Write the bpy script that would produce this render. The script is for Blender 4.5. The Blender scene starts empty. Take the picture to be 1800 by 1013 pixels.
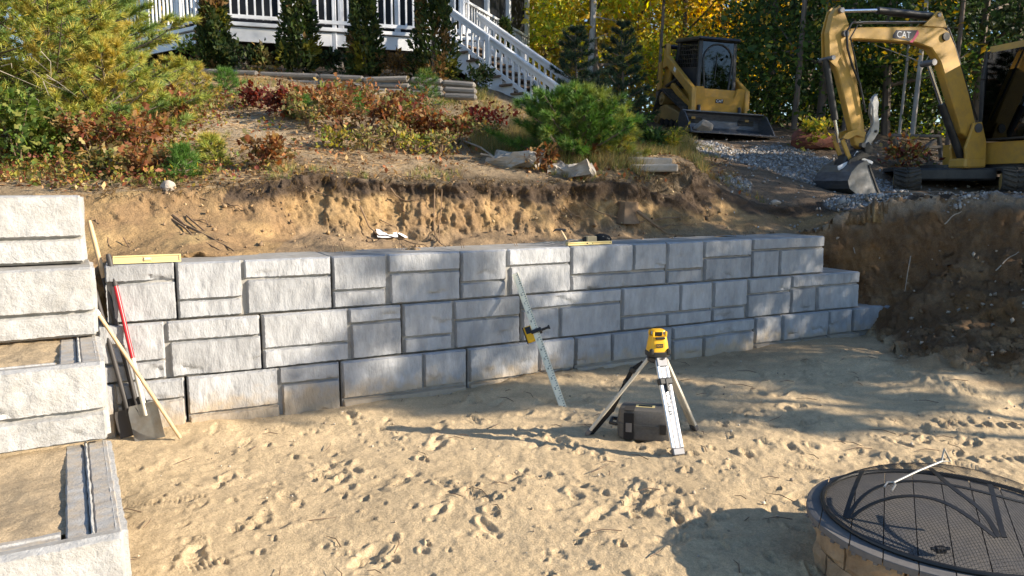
import bpy, bmesh, math, random
import numpy as np
from math import radians, sin, cos, pi, atan2, sqrt
from mathutils import Matrix, Vector

rng = np.random.default_rng(7)
random.seed(7)
C = bpy.context.scene.collection
sc = bpy.context.scene

# ------------------------------------------------------------------ camera, sky, sun, exposure
CAM_Z, PITCH, FPX = 1.90, radians(7.59), 1350.0
cam_data = bpy.data.cameras.new('camera'); cam = bpy.data.objects.new('camera', cam_data); C.objects.link(cam)
cam.location = (0, 0, CAM_Z); cam.rotation_euler = (pi/2 - PITCH, 0, 0)
cam_data.sensor_width = 36; cam_data.lens = 36*FPX/1800; cam_data.clip_end = 2000; cam_data.clip_start = .05
sc.camera = cam
SUN_EL = radians(23.0)
SUN = Vector((.975*cos(SUN_EL), -.222*cos(SUN_EL), sin(SUN_EL)))
w = bpy.data.worlds.new('World'); sc.world = w; w.use_nodes = True
nt = w.node_tree; nt.nodes.clear()
sky = nt.nodes.new('ShaderNodeTexSky'); sky.sky_type = 'NISHITA'; sky.sun_disc = False
sky.sun_elevation = SUN_EL; sky.sun_rotation = atan2(SUN.x, SUN.y); sky.altitude = 100; sky.dust_density = .25; sky.ozone_density = 3.0
bg = nt.nodes.new('ShaderNodeBackground'); bg.inputs[1].default_value = .105
wo = nt.nodes.new('ShaderNodeOutputWorld'); nt.links.new(sky.outputs[0], bg.inputs[0]); nt.links.new(bg.outputs[0], wo.inputs[0])
sl = bpy.data.lights.new('sun', 'SUN'); sl.energy = 5.0; sl.angle = radians(.53); sl.color = (1, .88, .71)
so = bpy.data.objects.new('sun', sl); C.objects.link(so); so.rotation_euler = (-SUN).to_track_quat('-Z', 'Y').to_euler(); so.location = (20, -5, 20)
vs = sc.view_settings; vs.view_transform = 'Standard'; vs.look = 'None'; vs.exposure = 1.04; vs.gamma = 1; vs.use_curve_mapping = False
sc.render.engine = 'CYCLES'
cy = sc.cycles; cy.use_denoising = True; cy.max_bounces = 6; cy.diffuse_bounces = 3; cy.glossy_bounces = 3; cy.transmission_bounces = 4; cy.transparent_max_bounces = 8
try: cy.denoiser = 'OPENIMAGEDENOISE'
except Exception: pass
cy.use_adaptive_sampling = True; cy.adaptive_threshold = .015

def ray(px, py):
    a = (px-900)/FPX; b = (py-506.5)/FPX
    return np.array([a, cos(PITCH)-b*sin(PITCH), -sin(PITCH)-b*cos(PITCH)])
def at(px, py, Y):                       # the point at depth Y seen at that place of the photograph
    d = ray(px, py); return d*Y/d[1]+np.array([0, 0, CAM_Z])
def atz(px, py, z):
    d = ray(px, py); return d*(z-CAM_Z)/d[2]+np.array([0, 0, CAM_Z])
def project(P):
    P = np.asarray(P, float); z = P[..., 2]-CAM_Z
    d = P[..., 1]*cos(PITCH)-z*sin(PITCH); u = P[..., 1]*sin(PITCH)+z*cos(PITCH)
    return 900+FPX*P[..., 0]/d, 506.5-FPX*u/d

# ------------------------------------------------------------------ noise
def _h(ix, iy, iz, seed):
    n = (ix*374761393+iy*668265263+iz*2147483647+seed*1274126177) & 0xFFFFFFFF
    n = ((n ^ (n >> 13))*1274126177) & 0xFFFFFFFF
    n = (n ^ (n >> 16)) & 0xFFFF
    return n/32767.5-1.0
def noise(x, y, z=0.0, seed=0):
    x, y, z = np.broadcast_arrays(np.asarray(x, float), np.asarray(y, float), np.asarray(z, float))
    ix = np.floor(x).astype(np.int64); iy = np.floor(y).astype(np.int64); iz = np.floor(z).astype(np.int64)
    fx = x-ix; fy = y-iy; fz = z-iz
    ux = fx*fx*(3-2*fx); uy = fy*fy*(3-2*fy); uz = fz*fz*(3-2*fz)
    r = 0
    zs = (0, 1) if np.any(fz) else (0,)
    for dz in zs:
        wz = uz if dz else 1-uz
        a = _h(ix, iy, iz+dz, seed)*(1-ux)+_h(ix+1, iy, iz+dz, seed)*ux
        b = _h(ix, iy+1, iz+dz, seed)*(1-ux)+_h(ix+1, iy+1, iz+dz, seed)*ux
        r = r+wz*(a*(1-uy)+b*uy)
    return r
def fbm(x, y, z=0.0, oct=4, seed=0, gain=.5):
    s = 0; a = 1; f = 1; t = 0
    for i in range(oct):
        s = s+a*noise(x*f+17.3*i, y*f-9.1*i, z*f, seed+i); t += a; a *= gain; f *= 2.03
    return s/t
def sstep(a, b, x):
    t = np.clip((x-a)/(b-a), 0, 1); return t*t*(3-2*t)

# ------------------------------------------------------------------ geometry helpers
def mesh_np(name, V, F, col=None, smooth=False):
    me = bpy.data.meshes.new(name); V = np.ascontiguousarray(V, np.float32); F = np.asarray(F, np.int32)
    me.vertices.add(len(V)); me.vertices.foreach_set('co', V.ravel())
    k = F.shape[1]; me.loops.add(F.size); me.loops.foreach_set('vertex_index', F.ravel())
    me.polygons.add(len(F)); me.polygons.foreach_set('loop_start', np.arange(0, F.size, k, dtype=np.int32))
    try: me.polygons.foreach_set('loop_total', np.full(len(F), k, np.int32))
    except Exception: pass
    if smooth: me.polygons.foreach_set('use_smooth', np.ones(len(F), bool))
    if col is not None:
        a = me.color_attributes.new('col', 'FLOAT_COLOR', 'POINT')
        c4 = np.ones((len(V), 4), np.float32); c4[:, :3] = col; a.data.foreach_set('color', c4.ravel())
    me.update(calc_edges=True); me.validate(); return me

def rotm(rx=0, ry=0, rz=0):
    return np.array(Matrix.Rotation(rz, 3, 'Z') @ Matrix.Rotation(ry, 3, 'Y') @ Matrix.Rotation(rx, 3, 'X'))
def align(d, up=(0, 0, 1)):              # columns x,y,z with z along d
    d = np.asarray(d, float); d = d/np.linalg.norm(d); up = np.asarray(up, float)
    x = np.cross(up, d)
    if np.linalg.norm(x) < 1e-4: x = np.cross((0, 1, 0), d)
    x /= np.linalg.norm(x); return np.stack([x, np.cross(d, x), d], 1)

class G:
    def __init__(s): s.V = []; s.F = []
    def add(s, V, F, R=None, T=None):
        n = len(s.V); V = np.asarray(V, float)
        if R is not None: V = V @ np.asarray(R).T
        if T is not None: V = V+np.asarray(T)
        s.V += V.tolist(); s.F += [tuple(i+n for i in f) for f in F]; return s
    def box(s, c, size, R=None, b=0.0):
        h = np.array(size)/2.0; b = min(b, .45*min(size))
        if b <= 0:
            V = [(x*h[0], y*h[1], z*h[2]) for x in (-1, 1) for y in (-1, 1) for z in (-1, 1)]
            F = [(0, 1, 3, 2), (4, 6, 7, 5), (0, 4, 5, 1), (2, 3, 7, 6), (0, 2, 6, 4), (1, 5, 7, 3)]
        else:
            V = []; I = {}
            for x in (-1, 1):
                for y in (-1, 1):
                    for z in (-1, 1):
                        I[x, y, z] = len(V)
                        V += [(x*h[0], y*(h[1]-b), z*(h[2]-b)), (x*(h[0]-b), y*h[1], z*(h[2]-b)), (x*(h[0]-b), y*(h[1]-b), z*h[2])]
            F = []
            for q in (-1, 1):
                F.append((I[q, -1, -1], I[q, 1, -1], I[q, 1, 1], I[q, -1, 1]))
                F.append((I[-1, q, -1]+1, I[1, q, -1]+1, I[1, q, 1]+1, I[-1, q, 1]+1))
                F.append((I[-1, -1, q]+2, I[1, -1, q]+2, I[1, 1, q]+2, I[-1, 1, q]+2))
            for p in (-1, 1):
                for q in (-1, 1):
                    F.append((I[p, q, -1], I[p, q, 1], I[p, q, 1]+1, I[p, q, -1]+1))
                    F.append((I[p, -1, q], I[p, 1, q], I[p, 1, q]+2, I[p, -1, q]+2))
                    F.append((I[-1, p, q]+1, I[1, p, q]+1, I[1, p, q]+2, I[-1, p, q]+2))
                    for r in (-1, 1): F.append((I[p, q, r], I[p, q, r]+1, I[p, q, r]+2))
        return s.add(V, F, R, c)
    def bar(s, p, q, wx, wy, b=0.0, up=(0, 0, 1)):   # rectangular bar from p to q
        p = np.asarray(p, float); q = np.asarray(q, float); L = np.linalg.norm(q-p)
        return s.box((p+q)/2, (wx, wy, L), align(q-p, up), b)
    def tube(s, P, r, n=8, cap=True):
        P = np.asarray(P, float); m = len(P); r = np.broadcast_to(r, (m,))
        T = np.gradient(P, axis=0); T /= np.linalg.norm(T, axis=1)[:, None]+1e-9
        R = align(T[0]); x = R[:, 0]; V = []
        a = np.arange(n)*2*pi/n
        for i in range(m):
            x = x-T[i]*(x @ T[i]); x /= np.linalg.norm(x)+1e-9; y = np.cross(T[i], x)
            V += (P[i]+r[i]*(np.cos(a)[:, None]*x+np.sin(a)[:, None]*y)).tolist()
        F = [(i*n+j, i*n+(j+1) % n, (i+1)*n+(j+1) % n, (i+1)*n+j) for i in range(m-1) for j in range(n)]
        if cap: F += [tuple(range(n)), tuple(range((m-1)*n, m*n))]
        return s.add(V, F)
    def cyl(s, p, q, r, n=16, r2=None): return s.tube([p, q], [r, r if r2 is None else r2], n)
    def lathe(s, prof, n=24, R=None, T=None, cap=True):
        m = len(prof); V = [(r*cos(2*pi*j/n), r*sin(2*pi*j/n), z) for r, z in prof for j in range(n)]
        F = [(i*n+j, i*n+(j+1) % n, (i+1)*n+(j+1) % n, (i+1)*n+j) for i in range(m-1) for j in range(n)]
        if cap: F += [tuple(range(n)), tuple(range((m-1)*n, m*n))]
        return s.add(V, F, R, T)
    def prism(s, poly, w0, w1, R=None, T=None, b=0.0):  # poly in (y,z), extruded along x
        n = len(poly)
        if b > 0:
            c = np.mean(poly, 0); inner = []
            P = np.asarray(poly, float)
            for i in range(n):
                e0 = P[i]-P[i-1]; e1 = P[(i+1) % n]-P[i]
                e0 /= np.linalg.norm(e0)+1e-9; e1 /= np.linalg.norm(e1)+1e-9
                n0 = np.array([-e0[1], e0[0]]); n1 = np.array([-e1[1], e1[0]]); m = n0+n1
                m = m/max(.35, (m @ m)/2) if np.linalg.norm(m) > 1e-6 else n0
                inner.append(P[i]+m*b*_sgn(P))
            rings = [(w0, inner), (w0+b, poly), (w1-b, poly), (w1, inner)]
        else: rings = [(w0, poly), (w1, poly)]
        V = [(x, p[0], p[1]) for x, q in rings for p in q]
        F = [(k*n+i, k*n+(i+1) % n, (k+1)*n+(i+1) % n, (k+1)*n+i) for k in range(len(rings)-1) for i in range(n)]
        F += [tuple(range(n)), tuple(range((len(rings)-1)*n, len(rings)*n))]
        return s.add(V, F, R, T)
    def mesh(s, name, smooth=False, recalc=True):
        me = bpy.data.meshes.new(name); me.from_pydata(s.V, [], s.F)
        if recalc:
            bm = bmesh.new(); bm.from_mesh(me); bmesh.ops.recalc_face_normals(bm, faces=bm.faces); bm.to_mesh(me); bm.free()
        if smooth:
            me.polygons.foreach_set('use_smooth', [True]*len(me.polygons))
            try: me.set_sharp_from_angle(angle=radians(38))
            except Exception: pass
        me.update(); return me
    def build(s, name, m, parent=None, smooth=False, world=True):
        if world and parent is not None:
            Mi = np.array(WM[parent.name].inverted()); V = np.asarray(s.V); s.V = (V @ Mi[:3, :3].T+Mi[:3, 3]).tolist()
        return put(name, s.mesh(name, smooth), m, parent)
def _sgn(P):
    a = 0
    for i in range(len(P)): a += P[i-1][0]*P[i][1]-P[i][0]*P[i-1][1]
    return 1 if a > 0 else -1
WM = {}
def put(name, me, m=None, parent=None, mat4=None):
    o = bpy.data.objects.new(name, me); C.objects.link(o)
    if m is not None and len(me.materials) == 0: me.materials.append(m)
    base = Matrix.Identity(4)
    if parent is not None: o.parent = parent; base = WM[parent.name]
    if mat4 is not None: o.matrix_basis = mat4
    WM[o.name] = base @ (mat4 if mat4 is not None else Matrix.Identity(4)); return o
def tag(o, label, cat, group=None):
    o['kind'] = 'thing'
    o['label'] = label; o['category'] = cat
    if group: o['group'] = group
    return o
def thing(name, label, cat, loc=(0, 0, 0), rotz=0, group=None, rot=None, scale=1):
    o = bpy.data.objects.new(name, None); C.objects.link(o); o.empty_display_size = .2
    R = rot.to_4x4() if rot is not None else Matrix.Rotation(rotz, 4, 'Z')
    o.matrix_basis = Matrix.Translation(Vector([float(v) for v in loc])) @ R @ Matrix.Scale(scale, 4); WM[o.name] = o.matrix_basis.copy()
    return tag(o, label, cat, group)
def structure(name, me, m): 
    o = put(name, me, m); o['kind'] = 'structure'; return o
def dup(root, loc, rotz=0, label=None, scale=1.0):
    r = root.copy(); C.objects.link(r); r.matrix_basis = Matrix.Translation(Vector([float(v) for v in loc])) @ Matrix.Rotation(rotz, 4, 'Z') @ Matrix.Scale(scale, 4)
    WM[r.name] = r.matrix_basis.copy()
    if label: r['label'] = label
    for ch in list(root.children):
        c = ch.copy(); C.objects.link(c); c.parent = r; WM[c.name] = WM[r.name] @ c.matrix_basis
        for g in list(ch.children):
            d = g.copy(); C.objects.link(d); d.parent = c
    return r
def text(name, body, size, m, parent, M, extrude=.0006):   # lettering lying on a surface; M = local matrix
    cu = bpy.data.curves.new(name, 'FONT'); cu.body = body; cu.size = size; cu.extrude = extrude; cu.align_x = 'CENTER'; cu.align_y = 'CENTER'
    tmp = bpy.data.objects.new(name, cu); C.objects.link(tmp); bpy.context.view_layer.update()
    me = bpy.data.meshes.new_from_object(tmp.evaluated_get(bpy.context.evaluated_depsgraph_get())); bpy.data.objects.remove(tmp); bpy.data.curves.remove(cu)
    me.name = name; me.materials.clear(); return put(name, me, m, parent, M)

# ------------------------------------------------------------------ materials
def lin(r, g, b):
    f = lambda c: (c/255/12.92) if c <= 10 else ((c/255+.055)/1.055)**2.4
    return (f(r), f(g), f(b))
def mat(name, base, rough=.6, metal=0.0, var=.12, scale=6.0, bump=0.0, bscale=60.0, spec=.5, dirt=None, dirt_amt=.35, dscale=3.0, stretch=(1, 1, 1), world=False, detail=5.0, rvar=.1, objvar=0.0, splash=None):
    m = bpy.data.materials.new(name); m.use_nodes = True; t = m.node_tree; N = t.nodes; L = t.links
    p = N['Principled BSDF']; p.inputs['Roughness'].default_value = rough; p.inputs['Metallic'].default_value = metal; p.inputs['Specular IOR Level'].default_value = spec
    tc = N.new('ShaderNodeTexCoord'); mp = N.new('ShaderNodeMapping'); mp.inputs['Scale'].default_value = stretch
    if world:
        ge = N.new('ShaderNodeNewGeometry'); L.new(ge.outputs['Position'], mp.inputs['Vector'])
    else:
        oi = N.new('ShaderNodeObjectInfo'); ad = N.new('ShaderNodeVectorMath'); ad.operation = 'MULTIPLY_ADD'
        L.new(oi.outputs['Random'], ad.inputs[0]); ad.inputs[1].default_value = (37, 53, 71); L.new(tc.outputs['Object'], ad.inputs[2]); L.new(ad.outputs[0], mp.inputs['Vector'])
    n1 = N.new('ShaderNodeTexNoise'); n1.inputs['Scale'].default_value = scale; n1.inputs['Detail'].default_value = detail; n1.inputs['Roughness'].default_value = .6
    L.new(mp.outputs[0], n1.inputs['Vector'])
    r1 = N.new('ShaderNodeValToRGB'); L.new(n1.outputs['Fac'], r1.inputs[0])
    b = np.array(base); r1.color_ramp.elements[0].position = .3; r1.color_ramp.elements[1].position = .7
    r1.color_ramp.elements[0].color = (*np.clip(b*(1-var), 0, 1), 1); r1.color_ramp.elements[1].color = (*np.clip(b*(1+var), 0, 1), 1)
    out = r1.outputs[0]
    if dirt is not None:
        n2 = N.new('ShaderNodeTexNoise'); n2.inputs['Scale'].default_value = dscale; n2.inputs['Detail'].default_value = 8; n2.inputs['Roughness'].default_value = .7; L.new(mp.outputs[0], n2.inputs['Vector'])
        r2 = N.new('ShaderNodeValToRGB'); L.new(n2.outputs['Fac'], r2.inputs[0]); r2.color_ramp.elements[0].position = .42; r2.color_ramp.elements[1].position = .72
        ml = N.new('ShaderNodeMath'); ml.operation = 'MULTIPLY'; ml.inputs[1].default_value = dirt_amt; L.new(r2.outputs[0], ml.inputs[0])
        mx = N.new('ShaderNodeMixRGB'); L.new(ml.outputs[0], mx.inputs[0]); L.new(out, mx.inputs[1]); mx.inputs[2].default_value = (*dirt, 1); out = mx.outputs[0]
    if objvar:
        oj = N.new('ShaderNodeObjectInfo'); ov = N.new('ShaderNodeMapRange'); ov.inputs[3].default_value = 1-objvar; ov.inputs[4].default_value = 1+objvar; L.new(oj.outputs['Random'], ov.inputs[0])
        sv = N.new('ShaderNodeVectorMath'); sv.operation = 'SCALE'; L.new(out, sv.inputs[0]); L.new(ov.outputs[0], sv.inputs['Scale']); out = sv.outputs[0]
    if splash is not None:
        g2 = N.new('ShaderNodeNewGeometry'); sx = N.new('ShaderNodeSeparateXYZ'); L.new(g2.outputs['Position'], sx.inputs[0])
        n4 = N.new('ShaderNodeTexNoise'); n4.inputs['Scale'].default_value = 9; n4.inputs['Detail'].default_value = 8; L.new(g2.outputs['Position'], n4.inputs['Vector'])
        zz = N.new('ShaderNodeMath'); zz.operation = 'MULTIPLY_ADD'; L.new(n4.outputs['Fac'], zz.inputs[0]); zz.inputs[1].default_value = -.42; L.new(sx.outputs['Z'], zz.inputs[2])
        mr2 = N.new('ShaderNodeMapRange'); mr2.inputs[1].default_value = .02; mr2.inputs[2].default_value = -.14; mr2.inputs[3].default_value = 0; mr2.inputs[4].default_value = .75; L.new(zz.outputs[0], mr2.inputs[0])
        m3 = N.new('ShaderNodeMixRGB'); L.new(mr2.outputs[0], m3.inputs[0]); L.new(out, m3.inputs[1]); m3.inputs[2].default_value = (*splash, 1); out = m3.outputs[0]
    L.new(out, p.inputs['Base Color'])
    if rvar:
        mr = N.new('ShaderNodeMapRange'); mr.inputs[3].default_value = max(.03, rough-rvar); mr.inputs[4].default_value = min(1, rough+rvar); L.new(n1.outputs['Fac'], mr.inputs[0]); L.new(mr.outputs[0], p.inputs['Roughness'])
    if bump:
        n3 = N.new('ShaderNodeTexNoise'); n3.inputs['Scale'].default_value = bscale; n3.inputs['Detail'].default_value = 6; n3.inputs['Roughness'].default_value = .65; L.new(mp.outputs[0], n3.inputs['Vector'])
        bp = N.new('ShaderNodeBump'); bp.inputs['Strength'].default_value = 1; bp.inputs['Distance'].default_value = bump; L.new(n3.outputs['Fac'], bp.inputs['Height']); L.new(bp.outputs[0], p.inputs['Normal'])
    return m
def leaf_mat(name, trans=.42, rough=.55, spec=.25):
    m = bpy.data.materials.new(name); m.use_nodes = True; t = m.node_tree; N = t.nodes; L = t.links
    p = N['Principled BSDF']; p.inputs['Roughness'].default_value = rough; p.inputs['Specular IOR Level'].default_value = spec
    a = N.new('ShaderNodeAttribute'); a.attribute_name = 'col'; L.new(a.outputs['Color'], p.inputs['Base Color'])
    tr = N.new('ShaderNodeBsdfTranslucent'); hs = N.new('ShaderNodeHueSaturation'); hs.inputs['Saturation'].default_value = 1.15; hs.inputs['Value'].default_value = 1.25
    L.new(a.outputs['Color'], hs.inputs['Color']); L.new(hs.outputs[0], tr.inputs[0])
    mx = N.new('ShaderNodeMixShader'); mx.inputs[0].default_value = trans; L.new(p.outputs[0], mx.inputs[1]); L.new(tr.outputs[0], mx.inputs[2])
    L.new(mx.outputs[0], N['Material Output'].inputs[0]); return m
def ground_mat(name, bumps, rough=.95, cvar=.22, grit=True):
    m = bpy.data.materials.new(name); m.use_nodes = True; t = m.node_tree; N = t.nodes; L = t.links
    p = N['Principled BSDF']; p.inputs['Roughness'].default_value = rough; p.inputs['Specular IOR Level'].default_value = .2
    a = N.new('ShaderNodeAttribute'); a.attribute_name = 'col'
    ge = N.new('ShaderNodeNewGeometry')
    def nz(s, d=6, r=.65):
        n = N.new('ShaderNodeTexNoise'); n.inputs['Scale'].default_value = s; n.inputs['Detail'].default_value = d; n.inputs['Roughness'].default_value = r; L.new(ge.outputs['Position'], n.inputs['Vector']); return n
    n1 = nz(3.1, 8, .75); n2 = nz(55, 4, .7); n3 = nz(260, 2, .6)
    def rng_(n, lo, hi):
        r = N.new('ShaderNodeMapRange'); r.inputs[1].default_value = .25; r.inputs[2].default_value = .75; r.inputs[3].default_value = lo; r.inputs[4].default_value = hi; L.new(n.outputs['Fac'], r.inputs[0]); return r.outputs[0]
    m1 = N.new('ShaderNodeMath'); m1.operation = 'MULTIPLY'; L.new(rng_(n1, 1-cvar, 1+cvar), m1.inputs[0]); L.new(rng_(n2, 1-cvar, 1+cvar), m1.inputs[1])
    m2 = N.new('ShaderNodeMath'); m2.operation = 'MULTIPLY'; L.new(m1.outputs[0], m2.inputs[0]); L.new(rng_(n3, 1-cvar*1.2, 1+cvar*1.2), m2.inputs[1])
    vm = N.new('ShaderNodeVectorMath'); vm.operation = 'SCALE'; L.new(a.outputs['Color'], vm.inputs[0]); L.new(m2.outputs[0], vm.inputs['Scale']); L.new(vm.outputs[0], p.inputs['Base Color'])
    prev = None
    for s, d in bumps:
        n = nz(s, 5, .65); bp = N.new('ShaderNodeBump'); bp.inputs['Distance'].default_value = d; L.new(n.outputs['Fac'], bp.inputs['Height'])
        if prev is not None: L.new(prev.outputs[0], bp.inputs['Normal'])
        prev = bp
    L.new(prev.outputs[0], p.inputs['Normal']); return m

M = {}
M['block'] = mat('cast_concrete', (.385, .392, .405), .9, var=.19, scale=9, bump=.011, bscale=34, spec=.25, dirt=(.225, .23, .24), dirt_amt=.55, dscale=6, world=True, stretch=(1, 1, .42), objvar=.13, splash=(.42, .33, .22))
M['block_pale'] = mat('pale_cast_concrete', (.43, .425, .415), .9, var=.17, scale=9, bump=.010, bscale=44, spec=.25, dirt=(.28, .265, .24), dirt_amt=.6, dscale=11, world=True, objvar=.06, splash=(.42, .33, .22))
M['core'] = mat('concrete_joint', (.34, .33, .31), .95, var=.2, scale=10, bump=.003, bscale=60, spec=.2, dirt=(.22, .18, .13), dirt_amt=.6, dscale=4, world=True)
M['smooth_conc'] = mat('formed_concrete', (.36, .35, .335), .9, var=.18, scale=14, bump=.004, bscale=70, spec=.2, dirt=(.48, .37, .24), dirt_amt=.85, dscale=11, world=True)
M['white_paint'] = mat('white_house_paint', (.80, .81, .83), .55, var=.05, scale=4, bump=.0006, bscale=50, dirt=(.55, .55, .53), dirt_amt=.35, dscale=3)
M['tread_wood'] = mat('brown_deck_board', (.19, .125, .08), .75, var=.25, scale=5, stretch=(8, 1, 8), bump=.001, bscale=30)
M['old_wood'] = mat('weathered_timber', (.25, .225, .20), .85, var=.3, scale=6, stretch=(1, 6, 6), bump=.004, bscale=25, dirt=(.14, .12, .09), dirt_amt=.6)
M['screen_dark'] = mat('dark_porch_screen', (.010, .012, .017), .6, var=.3, scale=3, spec=.25)
M['void'] = mat('under_deck_shade', (.05, .04, .03), .95)  # near-black colour stands in for the shade beneath the deck
M['cat_yellow'] = mat('loader_yellow_paint', (.54, .29, .04), .42, var=.06, scale=4, bump=.0004, bscale=30, dirt=(.24, .16, .085), dirt_amt=.5, dscale=7)
M['exc_yellow'] = mat('excavator_yellow_paint', (.56, .32, .055), .42, var=.06, scale=4, bump=.0004, bscale=30, dirt=(.24, .16, .085), dirt_amt=.5, dscale=6)
M['black_metal'] = mat('black_painted_steel', (.022, .022, .024), .45, var=.3, scale=6, dirt=(.13, .11, .085), dirt_amt=.3)
M['grey_metal'] = mat('worn_grey_steel', (.17, .175, .19), .45, .6, var=.2, scale=7, dirt=(.16, .12, .09), dirt_amt=.5)
M['bucket_steel'] = mat('scuffed_bucket_steel', (.13, .135, .15), .42, .6, var=.35, scale=8, stretch=(1, 1, 3), dirt=(.20, .17, .13), dirt_amt=.5)
M['thumb_steel'] = mat('bare_thumb_steel', (.40, .41, .42), .42, .55, var=.2, scale=7, dirt=(.2, .16, .12), dirt_amt=.4)
M['plate_steel'] = mat('worn_bucket_plate', (.20, .205, .22), .4, .7, var=.3, scale=9, dirt=(.2, .16, .12), dirt_amt=.45)
M['chrome'] = mat('polished_rod', (.75, .77, .80), .12, 1.0, var=.03, rvar=.04)
M['rubber'] = mat('track_rubber', (.028, .027, .026), .85, var=.3, scale=7, bump=.003, bscale=40, dirt=(.19, .15, .105), dirt_amt=.55, dscale=5)
M['mud_yellow'] = mat('muddy_yellow_frame', (.40, .26, .08), .7, var=.2, scale=6, dirt=(.22, .16, .10), dirt_amt=.8)
M['alu'] = mat('brushed_aluminium', (.72, .73, .74), .34, .85, var=.06, scale=10, stretch=(1, 1, .2))
M['alu_paint'] = mat('cream_tripod_tube', (.60, .55, .45), .5, .1, var=.08)
M['yellow_plastic'] = mat('yellow_tool_plastic', (.80, .43, .012), .4, var=.05)
M['black_plastic'] = mat('black_tool_plastic', (.018, .018, .018), .5, var=.2)
M['case'] = mat('grey_case_plastic', (.075, .074, .072), .62, var=.25, scale=60, bump=.0006, bscale=240, dirt=(.26, .21, .15), dirt_amt=.25)
M['web'] = mat('black_webbing', (.014, .013, .013), .9)
M['staff'] = mat('fibreglass_staff', (.80, .76, .58), .45, var=.06)
M['ink'] = mat('printed_ink', (.02, .03, .03), .6)
M['ash'] = mat('ash_wood_handle', (.60, .42, .24), .55, var=.2, scale=6, stretch=(6, 6, .8))
M['red'] = mat('red_fibreglass', (.50, .02, .03), .35, var=.08)
M['dark_handle'] = mat('dark_grip', (.05, .045, .043), .6, var=.2)
M['shovel_steel'] = mat('shovel_steel', (.36, .36, .35), .38, .7, var=.2, scale=9, dirt=(.30, .23, .15), dirt_amt=.6, dscale=8)
M['level_wood'] = mat('level_wood', (.60, .45, .25), .5, var=.12, scale=5, stretch=(.6, 6, 6))
M['level_yellow'] = mat('level_yellow', (.72, .58, .26), .45, var=.06)
M['glass'] = None
M['paver'] = mat('fire_pit_block', (.40, .28, .17), .92, var=.3, scale=9, bump=.010, bscale=28, spec=.2, dirt=(.16, .10, .06), dirt_amt=.5, dscale=6)
M['cap'] = mat('grey_cap_stone', (.125, .12, .12), .85, var=.14, scale=30, bump=.001, bscale=150, spec=.3, dirt=(.27, .23, .18), dirt_amt=.4)
M['iron'] = mat('blackened_iron', (.035, .034, .034), .42, .5, var=.2)
M['rod'] = mat('bare_steel_rod', (.36, .35, .33), .5, .6, var=.1)
M['rock'] = mat('pale_rock', (.42, .36, .30), .9, var=.25, scale=7, bump=.006, bscale=30, dirt=(.25, .2, .15), dirt_amt=.5)
M['old_conc'] = mat('broken_concrete', (.40, .36, .31), .92, var=.2, scale=8, bump=.006, bscale=40, dirt=(.22, .18, .13), dirt_amt=.6)
M['rust'] = mat('rusty_red_stump', (.16, .055, .035), .9, var=.4, scale=6, bump=.008, bscale=25)
M['bark'] = mat('grey_brown_bark', (.16, .125, .10), .92, var=.35, scale=9, stretch=(1, 1, .25), bump=.012, bscale=24)
M['pale_bark'] = mat('pale_bark', (.36, .33, .29), .9, var=.3, scale=6, stretch=(1, 1, .5), bump=.006, bscale=24)
M['root'] = mat('bare_root', (.20, .13, .075), .9, var=.3, scale=12)
M['twig'] = mat('brown_twig', (.15, .095, .06), .9, var=.3)
M['dead_twig'] = mat('grey_dead_twig', (.33, .28, .22), .9, var=.3)
M['paper'] = mat('white_paper', (.78, .80, .84), .8, var=.04)
M['leaf'] = leaf_mat('leaf'); M['needle'] = leaf_mat('needle', .22, .5, .3); M['litter'] = leaf_mat('leaf_litter', .1, .8, .15)
M['stones'] = leaf_mat('loose_stones', 0.0, .85, .3)
M['white_ink'] = mat('white_lettering', (.8, .8, .8), .5, var=.02); M['pink'] = mat('magenta_stripe', (.6, .03, .12), .5, var=.02)
M['red_lock'] = mat('red_brace', (.45, .05, .03), .5); M['seat_cloth'] = mat('dark_cab_lining', (.03, .03, .032), .8)
def glass_mat(name, tint, alpha_mix):
    m = bpy.data.materials.new(name); m.use_nodes = True; t = m.node_tree; N = t.nodes; L = t.links; N.remove(N['Principled BSDF'])
    tr = N.new('ShaderNodeBsdfTransparent'); tr.inputs[0].default_value = (*tint, 1); gl = N.new('ShaderNodeBsdfGlossy'); gl.inputs['Roughness'].default_value = .03
    fr = N.new('ShaderNodeFresnel'); fr.inputs[0].default_value = 1.5; ma = N.new('ShaderNodeMath'); ma.operation = 'MULTIPLY_ADD'; ma.inputs[1].default_value = 1.0; ma.inputs[2].default_value = alpha_mix; L.new(fr.outputs[0], ma.inputs[0])
    mx = N.new('ShaderNodeMixShader'); L.new(ma.outputs[0], mx.inputs[0]); L.new(tr.outputs[0], mx.inputs[1]); L.new(gl.outputs[0], mx.inputs[2]); L.new(mx.outputs[0], N['Material Output'].inputs[0]); return m
M['glass'] = glass_mat('tinted_cab_glass', (.10, .13, .135), .03)
M['vial'] = mat('bright_vial', (.85, .85, .45), .15, var=.03)
M['decal'] = mat('dark_decal', (.012, .014, .03), .4)
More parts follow.
